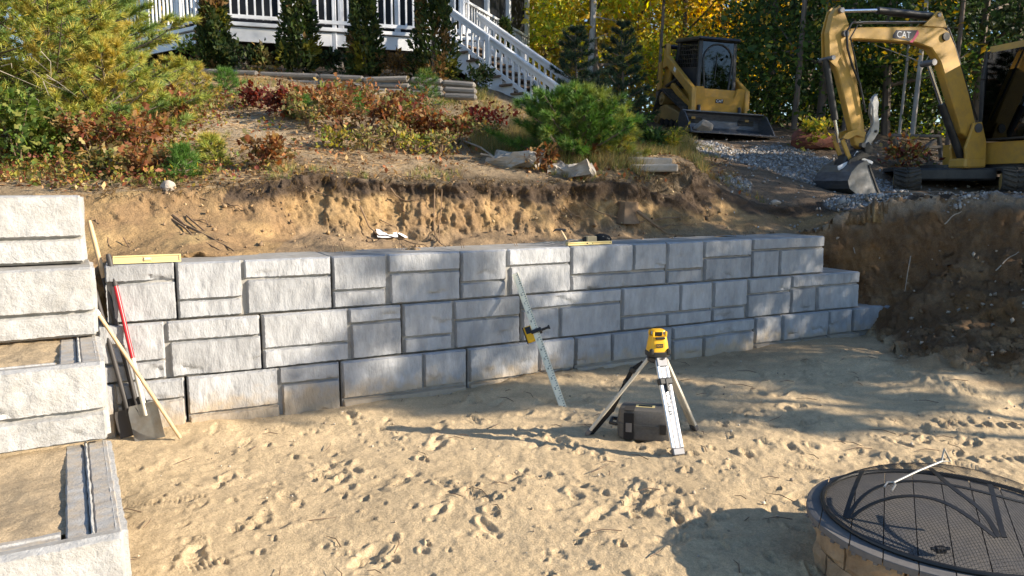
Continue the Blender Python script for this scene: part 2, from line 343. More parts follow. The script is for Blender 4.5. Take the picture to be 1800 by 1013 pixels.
# ------------------------------------------------------------------ terrain
WALL = np.array([(-3.55, 5.60), (-2.65, 6.03), (-2.06, 6.29), (-1.65, 6.52), (-1.0, 6.86), (-.42, 7.13), (0, 7.36), (.58, 7.67), (1.13, 7.96), (1.84, 8.31), (2.75, 8.81), (3.76, 9.31), (5.0, 9.9)])
def wall_y(x): return np.interp(x, WALL[:, 0], WALL[:, 1])
WN = np.array([-.46, .888])            # horizontal normal pointing behind the wall
def seg_dist(x, y, P):
    best = np.full(np.shape(x), 1e9)
    for (ax, ay), (bx, by) in zip(P[:-1], P[1:]):
        dx, dy = bx-ax, by-ay; t = np.clip(((x-ax)*dx+(y-ay)*dy)/(dx*dx+dy*dy), 0, 1)
        best = np.minimum(best, np.hypot(x-ax-t*dx, y-ay-t*dy))
    return best
def in_poly(x, y, P):
    r = np.zeros(np.shape(x), bool); n = len(P)
    for i in range(n):
        x0, y0 = P[i]; x1, y1 = P[(i+1) % n]
        if y0 == y1: continue
        c = ((y0 > y) != (y1 > y)) & (x < (x1-x0)*(y-y0)/(y1-y0)+x0); r ^= c
    return r
ctl = [at(*p) for p in [(-150, 350, 6.9), (20, 342, 7.2), (150, 338, 7.4), (300, 333, 7.7), (400, 327, 7.95), (560, 307, 8.35), (700, 316, 8.7), (850, 319, 9.0), (1000, 324, 9.4), (1120, 322, 9.8), (1215, 306, 10.3),
      (560, 220, 10.9), (420, 215, 11.0), (300, 250, 9.8), (150, 270, 9.4), (20, 285, 9.0), (760, 250, 10.9), (900, 270, 10.8), (1000, 262, 11.4), (1100, 284, 11.1), (1180, 292, 11.2),
      (420, 150, 13.6), (600, 168, 13.7), (760, 170, 13.9), (880, 205, 13.6), (930, 195, 14.9), (1060, 205, 15.0), (380, 123, 15.3), (527, 123, 15.7), (640, 131, 15.5), (765, 139, 15.5), (150, 170, 14.0), (0, 160, 14.0),
      (1180, 236, 16.2), (1340, 246, 15.6), (1250, 226, 17.6), (1100, 200, 18.0), (1250, 280, 13.0), (1300, 300, 12.2), (1400, 300, 13.2), (1400, 335, 11.4), (1450, 350, 11.1),
      (1300, 395, 9.9), (1300, 350, 10.8), (1400, 395, 10.4), (1220, 400, 9.5), (1220, 350, 10.2),
      (1500, 341, 12.3), (1600, 338, 12.4), (1700, 338, 12.5), (1800, 336, 12.6), (1950, 330, 12.6), (1550, 345, 11.3), (1700, 341, 11.3), (1850, 341, 11.3), (1560, 350, 10.3), (1680, 345, 10.0), (1820, 341, 9.8), (1950, 341, 9.5), (1480, 356, 10.6), (1650, 300, 14.6), (1800, 300, 15.2), (1440, 258, 14.6), (1500, 235, 17)]]
ctl += [np.array(p, float) for p in [(-14, 9, 2.6), (-14, 16, 4.6), (-10, 22, 5.0), (-4, 20, 4.7), (0, 20, 4.3), (0, 32, 5.0), (8, 24, 3.6), (16, 22, 3.2), (12, 40, 5.5), (-12, 40, 6.2), (30, 30, 3.6), (-30, 30, 6), (16, 12, 2.0), (24, 10, 2.0), (14, 8, 1.9), (30, 0, 1.6), (20, 2, 1.6), (0, 60, 7), (30, 60, 6), (-30, 60, 7), (-30, 5, 2.6)]]
ctl = np.array(ctl)
def tps_fit(P, reg=.004):
    n = len(P); d = np.hypot(P[:, None, 0]-P[None, :, 0], P[:, None, 1]-P[None, :, 1]); K = np.where(d > 0, d*d*np.log(d+1e-12), 0)+reg*np.eye(n)
    Q = np.c_[np.ones(n), P[:, :2]]; A = np.block([[K, Q], [Q.T, np.zeros((3, 3))]]); return np.linalg.solve(A, np.r_[P[:, 2], 0, 0, 0])
TW = tps_fit(ctl)
def hill(x, y):
    n = len(ctl); z = TW[n]+TW[n+1]*x+TW[n+2]*y
    for i in range(n):
        d2 = (x-ctl[i, 0])**2+(y-ctl[i, 1])**2; z = z+TW[i]*.5*d2*np.log(d2+1e-9)
    return z
BANK = np.array([at(*p)[:2] for p in [(-400, 355, 6.6), (-150, 350, 6.9), (150, 339, 7.35), (300, 334, 7.7), (400, 328, 7.95), (480, 318, 8.05), (560, 308, 8.35), (640, 315, 8.4), (700, 317, 8.7), (770, 320, 8.75), (850, 319, 9.0), (930, 326, 9.1), (1000, 324, 9.4), (1120, 322, 9.8), (1215, 306, 10.3), (1280, 315, 10.9)]])
def bank_y(x): return np.interp(x, BANK[:, 0], BANK[:, 1])
TOE = np.array([(3.55, 10.0), (4.15, 9.80), (4.50, 9.62), (4.52, 9.2), (4.28, 8.5), (4.08, 7.9), (4.3, 7.15), (4.9, 6.4), (6.2, 5.5), (9, 4.6), (14, 4.0), (30, 3.0)])
TOP = np.array([(3.60, 10.15), (4.1, 10.2), (4.6, 10.25), (5.2, 10.2), (6.0, 10.1), (7.2, 9.6), (9, 8.9), (14, 8.2), (30, 7)])
PITP = np.vstack([TOE, TOP[::-1]])
def base(x, y, full=False):
    x = np.asarray(x, float); y = np.asarray(y, float)
    wob = .12*noise(x*1.7, y*1.7, seed=5)+.07*noise(x*4.1, y*4.1, seed=6)
    hz = hill(x, y)
    hz = np.where(y > 45, hz+(y-45)*.02, hz)
    # yard
    yard = .035*noise(x*.55, y*.55, seed=1)+.02*noise(x*1.6, y*1.6, seed=2)
    for gx, gy, gh, gr in [(4.35, 7.55, .20, .38), (4.0, 6.9, .11, .4), (4.9, 6.95, .24, .45), (3.6, 8.3, .06, .5), (-2.45, 5.95, .05, .35), (5.4, 6.3, .2, .5), (.3, 7.2, .05, .5)]:
        yard = yard+gh*np.exp(-((x-gx)**2+(y-gy)**2)/gr**2)
    # excavated slope right of the wall
    dt = seg_dist(x, y, TOE); dp = seg_dist(x, y, TOP); ins = in_poly(x, y, PITP)
    u = np.clip(dt/(dt+dp+1e-6)+.10*wob, 0, 1)
    prof = np.interp(u, [0, .15, .3, .55, .75, .88, .95, 1], [0, .13, .24, .44, .66, .86, .96, 1.0])
    topy = np.interp(x, TOP[:, 0], TOP[:, 1]); toey = np.interp(x, TOE[1:, 0], TOE[1:, 1])
    beyond = (~ins) & (y > np.interp(x, [3.6, 3.9], [10.0, 10.0])*0+topy) & (x > 3.55)
    pit = np.where(ins, prof, np.where(beyond, 1.0, 0.0))
    F = yard+(hz-yard)*pit
    # behind the wall
    t = (y-wall_y(x))*.888
    d = (y-bank_y(x))*.9+wob*.7
    wdt = np.interp(x, [-6, -3.2, -2.5, -1.9, 1.6, 2.3, 3.2], [1.3, 1.0, .85, .42, .38, .6, 1.2])
    fill = 1.27+.20*np.clip(t-.9, 0, 1.2)+.045*noise(x*2.3, y*2.3, seed=8)+.03*noise(x*6, y*6, seed=9)
    fill = fill+.10*np.exp(-((x+1.75)**2+(y-7.55)**2)/.35**2)+.16*np.exp(-((x+2.9)**2+(y-6.95)**2)/.5**2)
    k = np.clip(1+d/wdt, 0, 1); k = np.where(x < -2, k**1.0, k); kk = np.interp(k, [0, .2, .55, .8, .93, 1], [0, .08, .42, .74, .93, 1])
    back = fill+(hz-fill)*kk
    m = sstep(.28, .42, t)*(1-sstep(3.70, 3.92, x))*(x < 5)
    m = np.where((x > 3.70) & (y > topy) , 1.0, m); m = np.where(y > 16, 1, m)
    z = F+(back-F)*m
    if not full: return z
    reg_bank = (m > .5) & (k < 1.0) & (x < 3.9); pitmask = ins & (m < .5)
    return z, dict(m=m, k=k, d=d, t=t, pit=pit, ins=pitmask, bank=reg_bank, hz=hz, fill=fill)
def gz(x, y): return float(base(np.array([x]), np.array([y]))[0])
def hit(px, py, y0=2.5, y1=60):          # where the sight line through that place meets the ground
    d = ray(px, py); ys = np.exp(np.linspace(math.log(y0), math.log(y1), 1500)); P = d[None]*(ys/d[1])[:, None]+np.array([0, 0, CAM_Z])
    z = base(P[:, 0], P[:, 1]); b = np.where(P[:, 2] < z)[0]
    i = b[0] if len(b) else -1
    p = P[i].copy(); p[2] = z[i]; return p

ang = np.radians(np.r_[np.linspace(-86, -42, 26)[:-1], np.linspace(-42, -35.5, 26)[:-1], np.linspace(-35.5, 35.5, 600), np.linspace(35.5, 42, 26)[1:], np.linspace(42, 86, 30)[1:]])
NR, NS = 620, 1400
rs = np.exp(np.linspace(math.log(1.6), math.log(95), NS))
sa, ca = np.sin(ang), np.cos(ang)
xs = sa[:, None]*rs[None]; ys_ = ca[:, None]*rs[None]
zs = base(xs.ravel(), ys_.ravel()).reshape(xs.shape)
dr = np.diff(np.log(rs))[None]; dh = np.abs(np.diff(zs, axis=1))/rs[None, 1:]
far = np.interp(rs[1:], [1.6, 3.0, 3.6, 9, 13, 20, 95], [.12, .3, .55, .5, .35, .2, .05])[None]
met = np.sqrt((far*dr)**2+np.minimum(dh, .06)**2)
ker = np.ones(9)/9
met = np.apply_along_axis(lambda a: np.convolve(np.pad(a, 4, 'edge'), ker, 'valid'), 0, met)
cum = np.c_[np.zeros(len(ang)), np.cumsum(met, 1)]; cum /= cum[:, -1:]
q = np.linspace(0, 1, NR); R_ = np.stack([np.interp(q, cum[i], rs) for i in range(len(ang))])
X = sa[:, None]*R_; Y = ca[:, None]*R_
Z, K = base(X.ravel(), Y.ravel(), True); Z = Z.reshape(X.shape); K = {k: v.reshape(X.shape) for k, v in K.items()}
# relief
yardm = np.clip(1-K['m'], 0, 1)*(1-K['pit'])
soft = yardm
vis = R_ < 30
Z += soft*(.016*fbm(X*3.2, Y*3.2, oct=3, seed=21)+.011*fbm(X*8, Y*8, oct=3, seed=22)*(1+1.3*noise(X*.8, Y*.8, seed=88))+.007*fbm(X*24, Y*24, oct=3, seed=23))
yi = np.where((yardm.ravel() > .5) & (R_.ravel() < 10.5) & (R_.ravel() > 2.2))[0]
px_, py_ = X.ravel()[yi], Y.ravel()[yi]; dz = np.zeros(len(yi))
def dent(cx, cy, L, W, a, dep, rim, kind=0):
    c, s = cos(a), sin(a); sel = np.where((np.abs(px_-cx) < L*2.1) & (np.abs(py_-cy) < L*2.1))[0]
    if not len(sel): return
    u = ((px_[sel]-cx)*c+(py_[sel]-cy)*s)/L; v = (-(px_[sel]-cx)*s+(py_[sel]-cy)*c)/W
    r = np.sqrt(u*u+v*v)*(1+.28*noise(px_[sel]*22+cx*9, py_[sel]*22, seed=77))
    val = -dep*np.clip(1-r**3, 0, 1)*(1 if kind else 1)+rim*np.exp(-((r-1.25)/.28)**2)*(.8+.9*u)
    if kind == 1: val += .0055*np.sin(u*L*2*pi/.028)*(r < .95)
    dz[sel] += val
for i in range(330):
    cx = rng.uniform(-2.6, 5.0); cy = rng.uniform(2.9, 8.6)
    if rng.random() < .55: L, W, dep = rng.uniform(.10, .15), rng.uniform(.042, .06), rng.uniform(.008, .022)
    else: L, W, dep = rng.uniform(.03, .09), rng.uniform(.02, .06), rng.uniform(.006, .022)
    if cx < -.6 and cy > 4.4: dep *= .45
    dent(cx, cy, L, W, rng.uniform(0, pi), dep, dep*.45, int(rng.random() < .35))
for i in range(260):
    cx = rng.uniform(-2.2, 4.4); cy = rng.uniform(3.0, 6.2); dep = rng.uniform(.006, .02)
    dent(cx, cy, rng.uniform(.018, .05), rng.uniform(.012, .035), rng.uniform(0, pi), dep, dep*.5)
for i in range(44):                       # boot prints: sole, heel and tread bars
    cx, cy, a = rng.uniform(-2.2, 4.4), rng.uniform(3.2, 6.6), rng.uniform(0, 2*pi)
    dent(cx, cy, .095, .046, a, .013, .007, 1); dent(cx-.135*cos(a), cy-.135*sin(a), .040, .038, a, .016, .006, 1)
for i in range(26):                       # ridged machine-track marks in the sand
    dent(3.4+.10*i*.94, 5.95-.10*i*.1, .03, .20, .1, .012, .012)
    dent(2.5+.085*i, 5.0+.012*i, .022, .13, .15, .009, .009)
Zf = Z.ravel(); Zf[yi] += dz; Z = Zf.reshape(X.shape)
rough_d = K['ins']*.13+(K['m'] > .5)*np.where(K['k'] < 1, .025, .03)*vis
Z += rough_d*(fbm(X*3.5, Y*3.5, oct=4, seed=31))+rough_d*.45*fbm(X*14, Y*14, oct=3, seed=32)
# crumble the steep faces sideways
Pn = np.stack([X, Y, Z], -1)
du = np.gradient(Pn, axis=0); dv = np.gradient(Pn, axis=1); Nn = np.cross(dv, du); Nn /= np.linalg.norm(Nn, axis=-1, keepdims=True)+1e-12
Nn *= np.sign(Nn[..., 2:3]+1e-9)
steep = sstep(.92, .55, Nn[..., 2])*(K['m'] > .3)*(R_ < 14)+sstep(.97, .7, Nn[..., 2])*K['ins']*.8
n3 = fbm(X*2.6, Y*2.6, Z*2.6, 4, 41)*.18+fbm(X*9, Y*9, Z*5, 4, 42)*.09+np.abs(fbm(X*22, Y*22, Z*9, 3, 43))*.075-.03
hang = np.exp(-((K['k']-.97)/.07)**2)*K['bank']*.06*(X > -2.4)
Pn = Pn+Nn*(n3*steep)[..., None]*np.array([1, 1, .6])+np.stack([0*hang, -hang*(1+1.2*fbm(X*5, Y*5, 0., 2, 44)), 0*hang], -1)
# ground colours
GP = [(hit(px, py), a, b) for px, py, a, b in [(1400, 282, .85, .9), (1345, 285, .6, .6), (1430, 318, .65, .45), (1250, 262, .5, .8), (1540, 346, .55, .28), (1500, 352, .4, .2), (1760, 342, .6, .3), (1560, 330, .4, .4), (1300, 322, .3, .3)]]
def gs(x, y):
    m = 0
    for p, a, b in GP: m = m+np.exp(-((x-p[0])/a)**2-((y-p[1])/b)**2)
    return sstep(.42, .62, m+.42*fbm(x*2.2, y*2.2, oct=3, seed=56))
def c3(a): return np.array(a, float)
def mixc(A, B, m): return A*(1-m[..., None])+B*m[..., None]
col = np.zeros(Pn.shape)+c3((.61, .465, .285))
v1 = fbm(X*.9, Y*.9, oct=4, seed=51); v2 = fbm(X*4, Y*4, oct=4, seed=52)
col = mixc(col, c3((.46, .35, .215)), sstep(.0, .5, v1+.5*v2)*.45)
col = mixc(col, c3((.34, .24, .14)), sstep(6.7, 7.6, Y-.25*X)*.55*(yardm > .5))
pitc = mixc(np.zeros(Pn.shape)+c3((.15, .088, .045)), c3((.24, .15, .078)), sstep(-.2, .5, v2+.4*v1))
pitc = mixc(pitc, c3((.25, .135, .055)), sstep(.1, .5, fbm(X*1.3, Z*2, Y, 3, 53))*.6)
pitc = mixc(pitc, c3((.33, .27, .20)), sstep(.80, .98, K['pit'])*.7)
lump = np.clip(sum(np.exp(-((X-a_)**2+(Y-b_)**2)/c_**2) for a_, b_, c_ in [(4.35, 7.55, .45), (4.9, 6.95, .55), (5.5, 6.3, .6), (4.5, 8.3, .4)]), 0, 1)
col = mixc(col, c3((.33, .215, .115)), sstep(.25, .7, lump+.25*v2)*.8)
col = mixc(col, pitc, sstep(.0, .10, K['pit']+.02*v2))
mb = (K['m'] > .5)
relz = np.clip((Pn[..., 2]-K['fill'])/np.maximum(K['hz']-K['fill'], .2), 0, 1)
bankc = mixc(np.zeros(Pn.shape)+c3((.37, .245, .12)), c3((.27, .175, .092)), sstep(-.3, .4, v2))
bankc = mixc(bankc, c3((.43, .30, .145)), sstep(.1, .5, fbm(X*2.1, Z*3, Y, 3, 54)))
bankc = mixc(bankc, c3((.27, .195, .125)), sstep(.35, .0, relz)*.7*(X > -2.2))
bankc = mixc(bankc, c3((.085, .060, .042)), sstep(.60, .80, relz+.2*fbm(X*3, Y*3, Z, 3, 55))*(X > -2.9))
hl = mixc(np.zeros(Pn.shape)+c3((.38, .285, .18)), c3((.24, .17, .105)), sstep(-.15, .45, v2+.5*v1))
path = np.exp(-((X-(-4.6+.28*(Y-8)))/.9)**2)*sstep(9, 10.5, Y)*sstep(16, 13.5, Y)
hl = mixc(hl, c3((.52, .41, .28)), np.clip(path*1.1+.2*v2*path, 0, 1))
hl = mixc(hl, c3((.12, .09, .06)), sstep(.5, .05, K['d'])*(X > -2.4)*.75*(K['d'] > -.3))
xr = sstep(2.2, 3.2, X)*sstep(9.5, 11, Y+.2*X)
hl = mixc(hl, c3((.215, .155, .105)), xr)
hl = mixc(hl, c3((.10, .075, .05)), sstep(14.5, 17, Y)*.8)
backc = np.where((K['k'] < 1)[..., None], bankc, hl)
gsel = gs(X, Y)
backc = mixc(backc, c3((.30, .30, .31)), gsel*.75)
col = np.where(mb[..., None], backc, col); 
gz_far = (K['pit'] > .99) & ~mb
col = np.where(gz_far[..., None], mixc(hl, c3((.30, .30, .31)), gsel*.75), col)
col *= (1+.10*v2)[..., None]; col = np.clip(col, .01, .9)
NA = len(ang); idx = np.arange(NA*NR).reshape(NA, NR)
Q = np.stack([idx[:-1, :-1], idx[1:, :-1], idx[1:, 1:], idx[:-1, 1:]], -1).reshape(-1, 4)
def fc(a): return ((a[:-1, :-1]+a[1:, :-1]+a[1:, 1:]+a[:-1, 1:])/4).ravel()
fm, fpit, fk, fx, fy, fg = fc(K['m']), fc(K['pit']), fc(K['k']), fc(X), fc(Y), fc(gsel)
reg = np.where(fm > .5, np.where((fk < 1) & (fx < 3.6), 2, 3), np.where(fpit > .03, np.where(fpit > .995, 3, 1), 0)); reg = np.where((reg == 3) & (fg > .5), 4, reg)
VV = Pn.reshape(-1, 3); CC = col.reshape(-1, 3)
M['sand'] = ground_mat('trodden_sand', [(26, .012), (90, .009), (300, .0035)]); M['soil'] = ground_mat('bare_subsoil', [(14, .03), (60, .012), (220, .004)], cvar=.28)
M['litter_soil'] = ground_mat('needle_strewn_soil', [(12, .03), (48, .018), (150, .008)], cvar=.36); M['gravel_soil'] = ground_mat('gravel_bed', [(40, .02), (110, .012)], cvar=.3)
REG = {}
for k, (nm, mm) in enumerate([('ground', 'sand'), ('excavated_slope', 'soil'), ('cut_bank', 'soil'), ('hillside', 'litter_soil'), ('gravel_track', 'gravel_soil')]):
    f = Q[reg == k]
    if not len(f): continue
    u_, inv = np.unique(f, return_inverse=True)
    REG[nm] = structure(nm, mesh_np(nm, VV[u_], inv.reshape(-1, 4)[:, ::-1], CC[u_], True), M[mm])
    if nm in ('gravel_track',): pass
# ------------------------------------------------------------------ block retaining wall
COURSE = .457
def stone_mesh(name, wd, ht, seed, depth=.040, step=.017, strong=1.0):
    r = np.random.default_rng(seed); nu = max(5, int(wd/step)); nv = max(4, int(ht/step))
    u = np.linspace(0, 1, nu+1); v = np.linspace(0, 1, nv+1)
    e = min(.012/wd, .2); u = np.r_[0, e, u[1:-1], 1-e, 1]; e = min(.012/ht, .2); v = np.r_[0, e, v[1:-1], 1-e, 1]
    U, V = np.meshgrid(u*wd, v*ht, indexing='ij')
    ed = np.minimum(np.minimum(U, wd-U), np.minimum(V, ht-V))
    w = depth*.55+.009*fbm(U*3.2+seed*3.1, V*3.2, 0., 3, seed % 97, .5)*strong+.011*fbm(U*18+seed, V*8, 0., 4, seed % 89, .6)*strong
    for k in range(int(r.integers(0, 3)) if r.random() < .7 else 0):    # chisel scars: a shelf of stone ending in a ragged diagonal
        x0 = r.uniform(0, wd); y0 = r.uniform(.12, .6)*ht; sl = r.uniform(-.55, .15)
        line = y0+sl*(U-x0)+.045*fbm(U*8+seed, V*0+k, 0., 3, 7+k)
        env = sstep(.0, .07, U-x0+r.uniform(.06, .17))*sstep(.0, .12, x0+r.uniform(.06, .2)-U)
        w -= r.uniform(.012, .028)*env*sstep(-.008, .012, line-V)*sstep(r.uniform(.05, .15), .0, line-V)*strong
    w = w*(.72+.28*sstep(0, .012, ed)); w = np.clip(w, -.012, .08)
    ring = ed <= 1e-9; w[ring] = -.020
    n0, n1 = U.shape; jit = np.where(ring, 0, .003)
    P = np.stack([U+jit*r.normal(size=U.shape)*.5, w, V+jit*r.normal(size=U.shape)*.5], -1).reshape(-1, 3)
    i = np.arange(n0*n1).reshape(n0, n1)
    F = np.stack([i[:-1, :-1], i[1:, :-1], i[1:, 1:], i[:-1, 1:]], -1).reshape(-1, 4)
    me = mesh_np(name, P*np.array([1, -1, 1]), F, None, True); me.set_sharp_from_angle(angle=radians(34)); return me
def place_block(parent, A, B, zt, ht, stones, m, seed, deep=.62, core=True):
    """A,B ends of the front line; stones: (fraction along 0..1, 0..1, from top 0..1, 0..1); face looks to the right of B-A"""
    A = np.asarray(A, float)[:2]; B = np.asarray(B, float)[:2]; L = np.linalg.norm(B-A); a = atan2(B[1]-A[1], B[0]-A[0])
    M4 = Matrix.Translation((A[0], A[1], zt-ht)) @ Matrix.Rotation(a, 4, 'Z')
    g = G(); g.box((L/2, .018+deep/2, ht/2-.004), (L-.006, deep, ht-.004), None, .006)
    Pi = WM[parent.name].inverted() @ M4
    bo = put('block', g.mesh('block'), M['core'], parent, Pi)
    for k, (s0, s1, v0, v1) in enumerate(stones):
        x0, x1 = s0*L, s1*L; z1 = ht*(1-v0)-(.004 if v0 == 0 else 0); z0 = ht*(1-v1)+(.006 if v1 == 1 else 0)
        me = stone_mesh('stone', x1-x0, z1-z0, seed*31+k*7+1); me.materials.append(m)
        put('stone', me, None, bo, Matrix.Translation((x0, 0, z0)))
    return bo
ROW_TOP = [1.30, 1.30-COURSE, 1.30-2*COURSE]
LAY = [
 [(186, 308, [(140, 308, 0, .30), (196, 308, .33, 1), (140, 188, .33, 1)]),
  (310, 583, [(312, 426, 0, .66), (312, 424, .685, 1), (431, 582, 0, .345), (434, 582, .37, 1)]),
  (584, 809, [(585, 678, 0, .655), (585, 676, .68, 1), (682, 808, 0, .37), (685, 808, .395, 1)]),
  (810, 1002, [(811, 889, 0, .64), (811, 888, .665, 1), (893, 1001, 0, .36), (897, 1001, .385, 1)]),
  (1003, 1170, [(1004, 1110, 0, .63), (1113, 1169, 0, .62), (1004, 1169, .66, 1)]),
  (1171, 1320, [(1173, 1235, 0, .655), (1173, 1233, .68, 1), (1238, 1319, 0, .42), (1239, 1319, .445, 1)]),
  (1321, 1447, [(1322, 1447, 0, .295), (1322, 1368, .325, 1), (1371, 1447, .325, 1)])],
 [(140, 459, [(175, 290, 0, .66), (175, 289, .685, 1), (295, 457, 0, .355), (299, 458, .38, 1)]),
  (461, 706, [(463, 611, 0, .625), (463, 611, .65, 1), (614, 705, 0, .29), (617, 705, .315, 1)]),
  (707, 914, [(709, 796, 0, .665), (710, 794, .69, 1), (800, 913, 0, .40), (801, 913, .425, 1)]),
  (916, 1091, [(918, 1090, 0, .295), (918, 981, .325, 1), (985, 1090, .325, 1)]),
  (1092, 1250, [(1094, 1194, 0, .655), (1197, 1249, 0, .655), (1094, 1172, .685, 1), (1174, 1249, .685, 1)]),
  (1251, 1389, [(1254, 1310, 0, .65), (1252, 1306, .675, 1), (1314, 1388, 0, .39), (1312, 1388, .415, 1)]),
  (1390, 1508, [(1391, 1508, 0, .32), (1391, 1432, .35, 1), (1436, 1508, .35, 1)])],
 [(150, 327, [(165, 202, 0, 1), (206, 325, 0, .35), (206, 325, .375, 1)]),
  (330, 598, [(331, 490, 0, .675), (332, 491, .70, 1), (493, 597, 0, .30), (497, 597, .325, 1)]),
  (600, 821, [(602, 742, 0, .73), (745, 819, 0, .70), (602, 819, .76, 1)]),
  (823, 1010, [(825, 945, 0, .70), (949, 1008, 0, .68), (825, 1009, .735, 1)]),
  (1011, 1180, [(1012, 1072, 0, .655), (1075, 1179, 0, .655), (1012, 1179, .685, 1)]),
  (1181, 1324, [(1182, 1323, 0, .305), (1182, 1234, .335, 1), (1237, 1323, .335, 1)]),
  (1326, 1455, [(1327, 1372, 0, .675), (1375, 1454, 0, .675), (1327, 1408, .70, 1), (1412, 1454, .70, 1)]),
  (1456, 1570, [(1457, 1495, 0, .65), (1498, 1570, 0, .65), (1457, 1510, .68, 1)])]]
wall = thing('retaining_wall', 'grey concrete block retaining wall running across the back of the sandy yard', 'wall', (0, 7.3, 0), atan2(3.28, 6.41))
xs_w = np.linspace(-4.4, 4.95, 400); WE = np.vstack([[(-4.6, 5.1)], WALL])
for r, row in enumerate(LAY):
    zt = ROW_TOP[r]; off = -.035*r
    wx = xs_w; wy = np.interp(wx, WE[:, 0], WE[:, 1])
    wx2 = wx-WN[0]*(-off); wy2 = wy-WN[1]*(-off)
    pxs, _ = project(np.stack([wx2, wy2, np.full(len(wx), zt-.2)], -1))
    sl = np.r_[0, np.cumsum(np.hypot(np.diff(wx2), np.diff(wy2)))]
    S = lambda p: np.interp(p, pxs, sl)
    W2 = lambda s: np.array([np.interp(s, sl, wx2), np.interp(s, sl, wy2)])
    for b, (p0, p1, st) in enumerate(row):
        s0, s1 = S(p0), S(p1)
        stones = [((S(a)-s0)/(s1-s0), (S(c)-s0)/(s1-s0), v0, v1) for a, c, v0, v1 in st]
        stones = [(max(0.0, a), min(1.0, c), v0, v1) for a, c, v0, v1 in stones]
        place_block(wall, W2(s0), W2(s1), zt, COURSE, stones, M['block'], r*20+b+3)
def wall_pt(px, z=1.30, back=0.0):
    p = atz(px, 450, 1.0); x = np.interp(px, project(np.stack([xs_w, np.interp(xs_w, WE[:, 0], WE[:, 1]), np.full(400, z)], -1))[0], xs_w)
    return np.array([x+WN[0]*back, np.interp(x, WE[:, 0], WE[:, 1])+WN[1]*back, z])
for px in (604, 622, 726, 731, 834, 928, 1096, 1320, 1350, 1384):
    p = wall_pt(px, 1.298, rng.uniform(.25, .4)); g = G(); h = rng.uniform(.07, .12); q = rng.uniform(-.02, .02, 2)
    g.tube([p, p+np.array([-.012+q[0], 0, h*.6]), p+np.array([q[0], .004, h]), p+np.array([.014+q[0], 0, h*.6]), p+np.array([.02, 0, 0])], .0028, 5)
    g.build('lifting_loop', M['root'], wall)

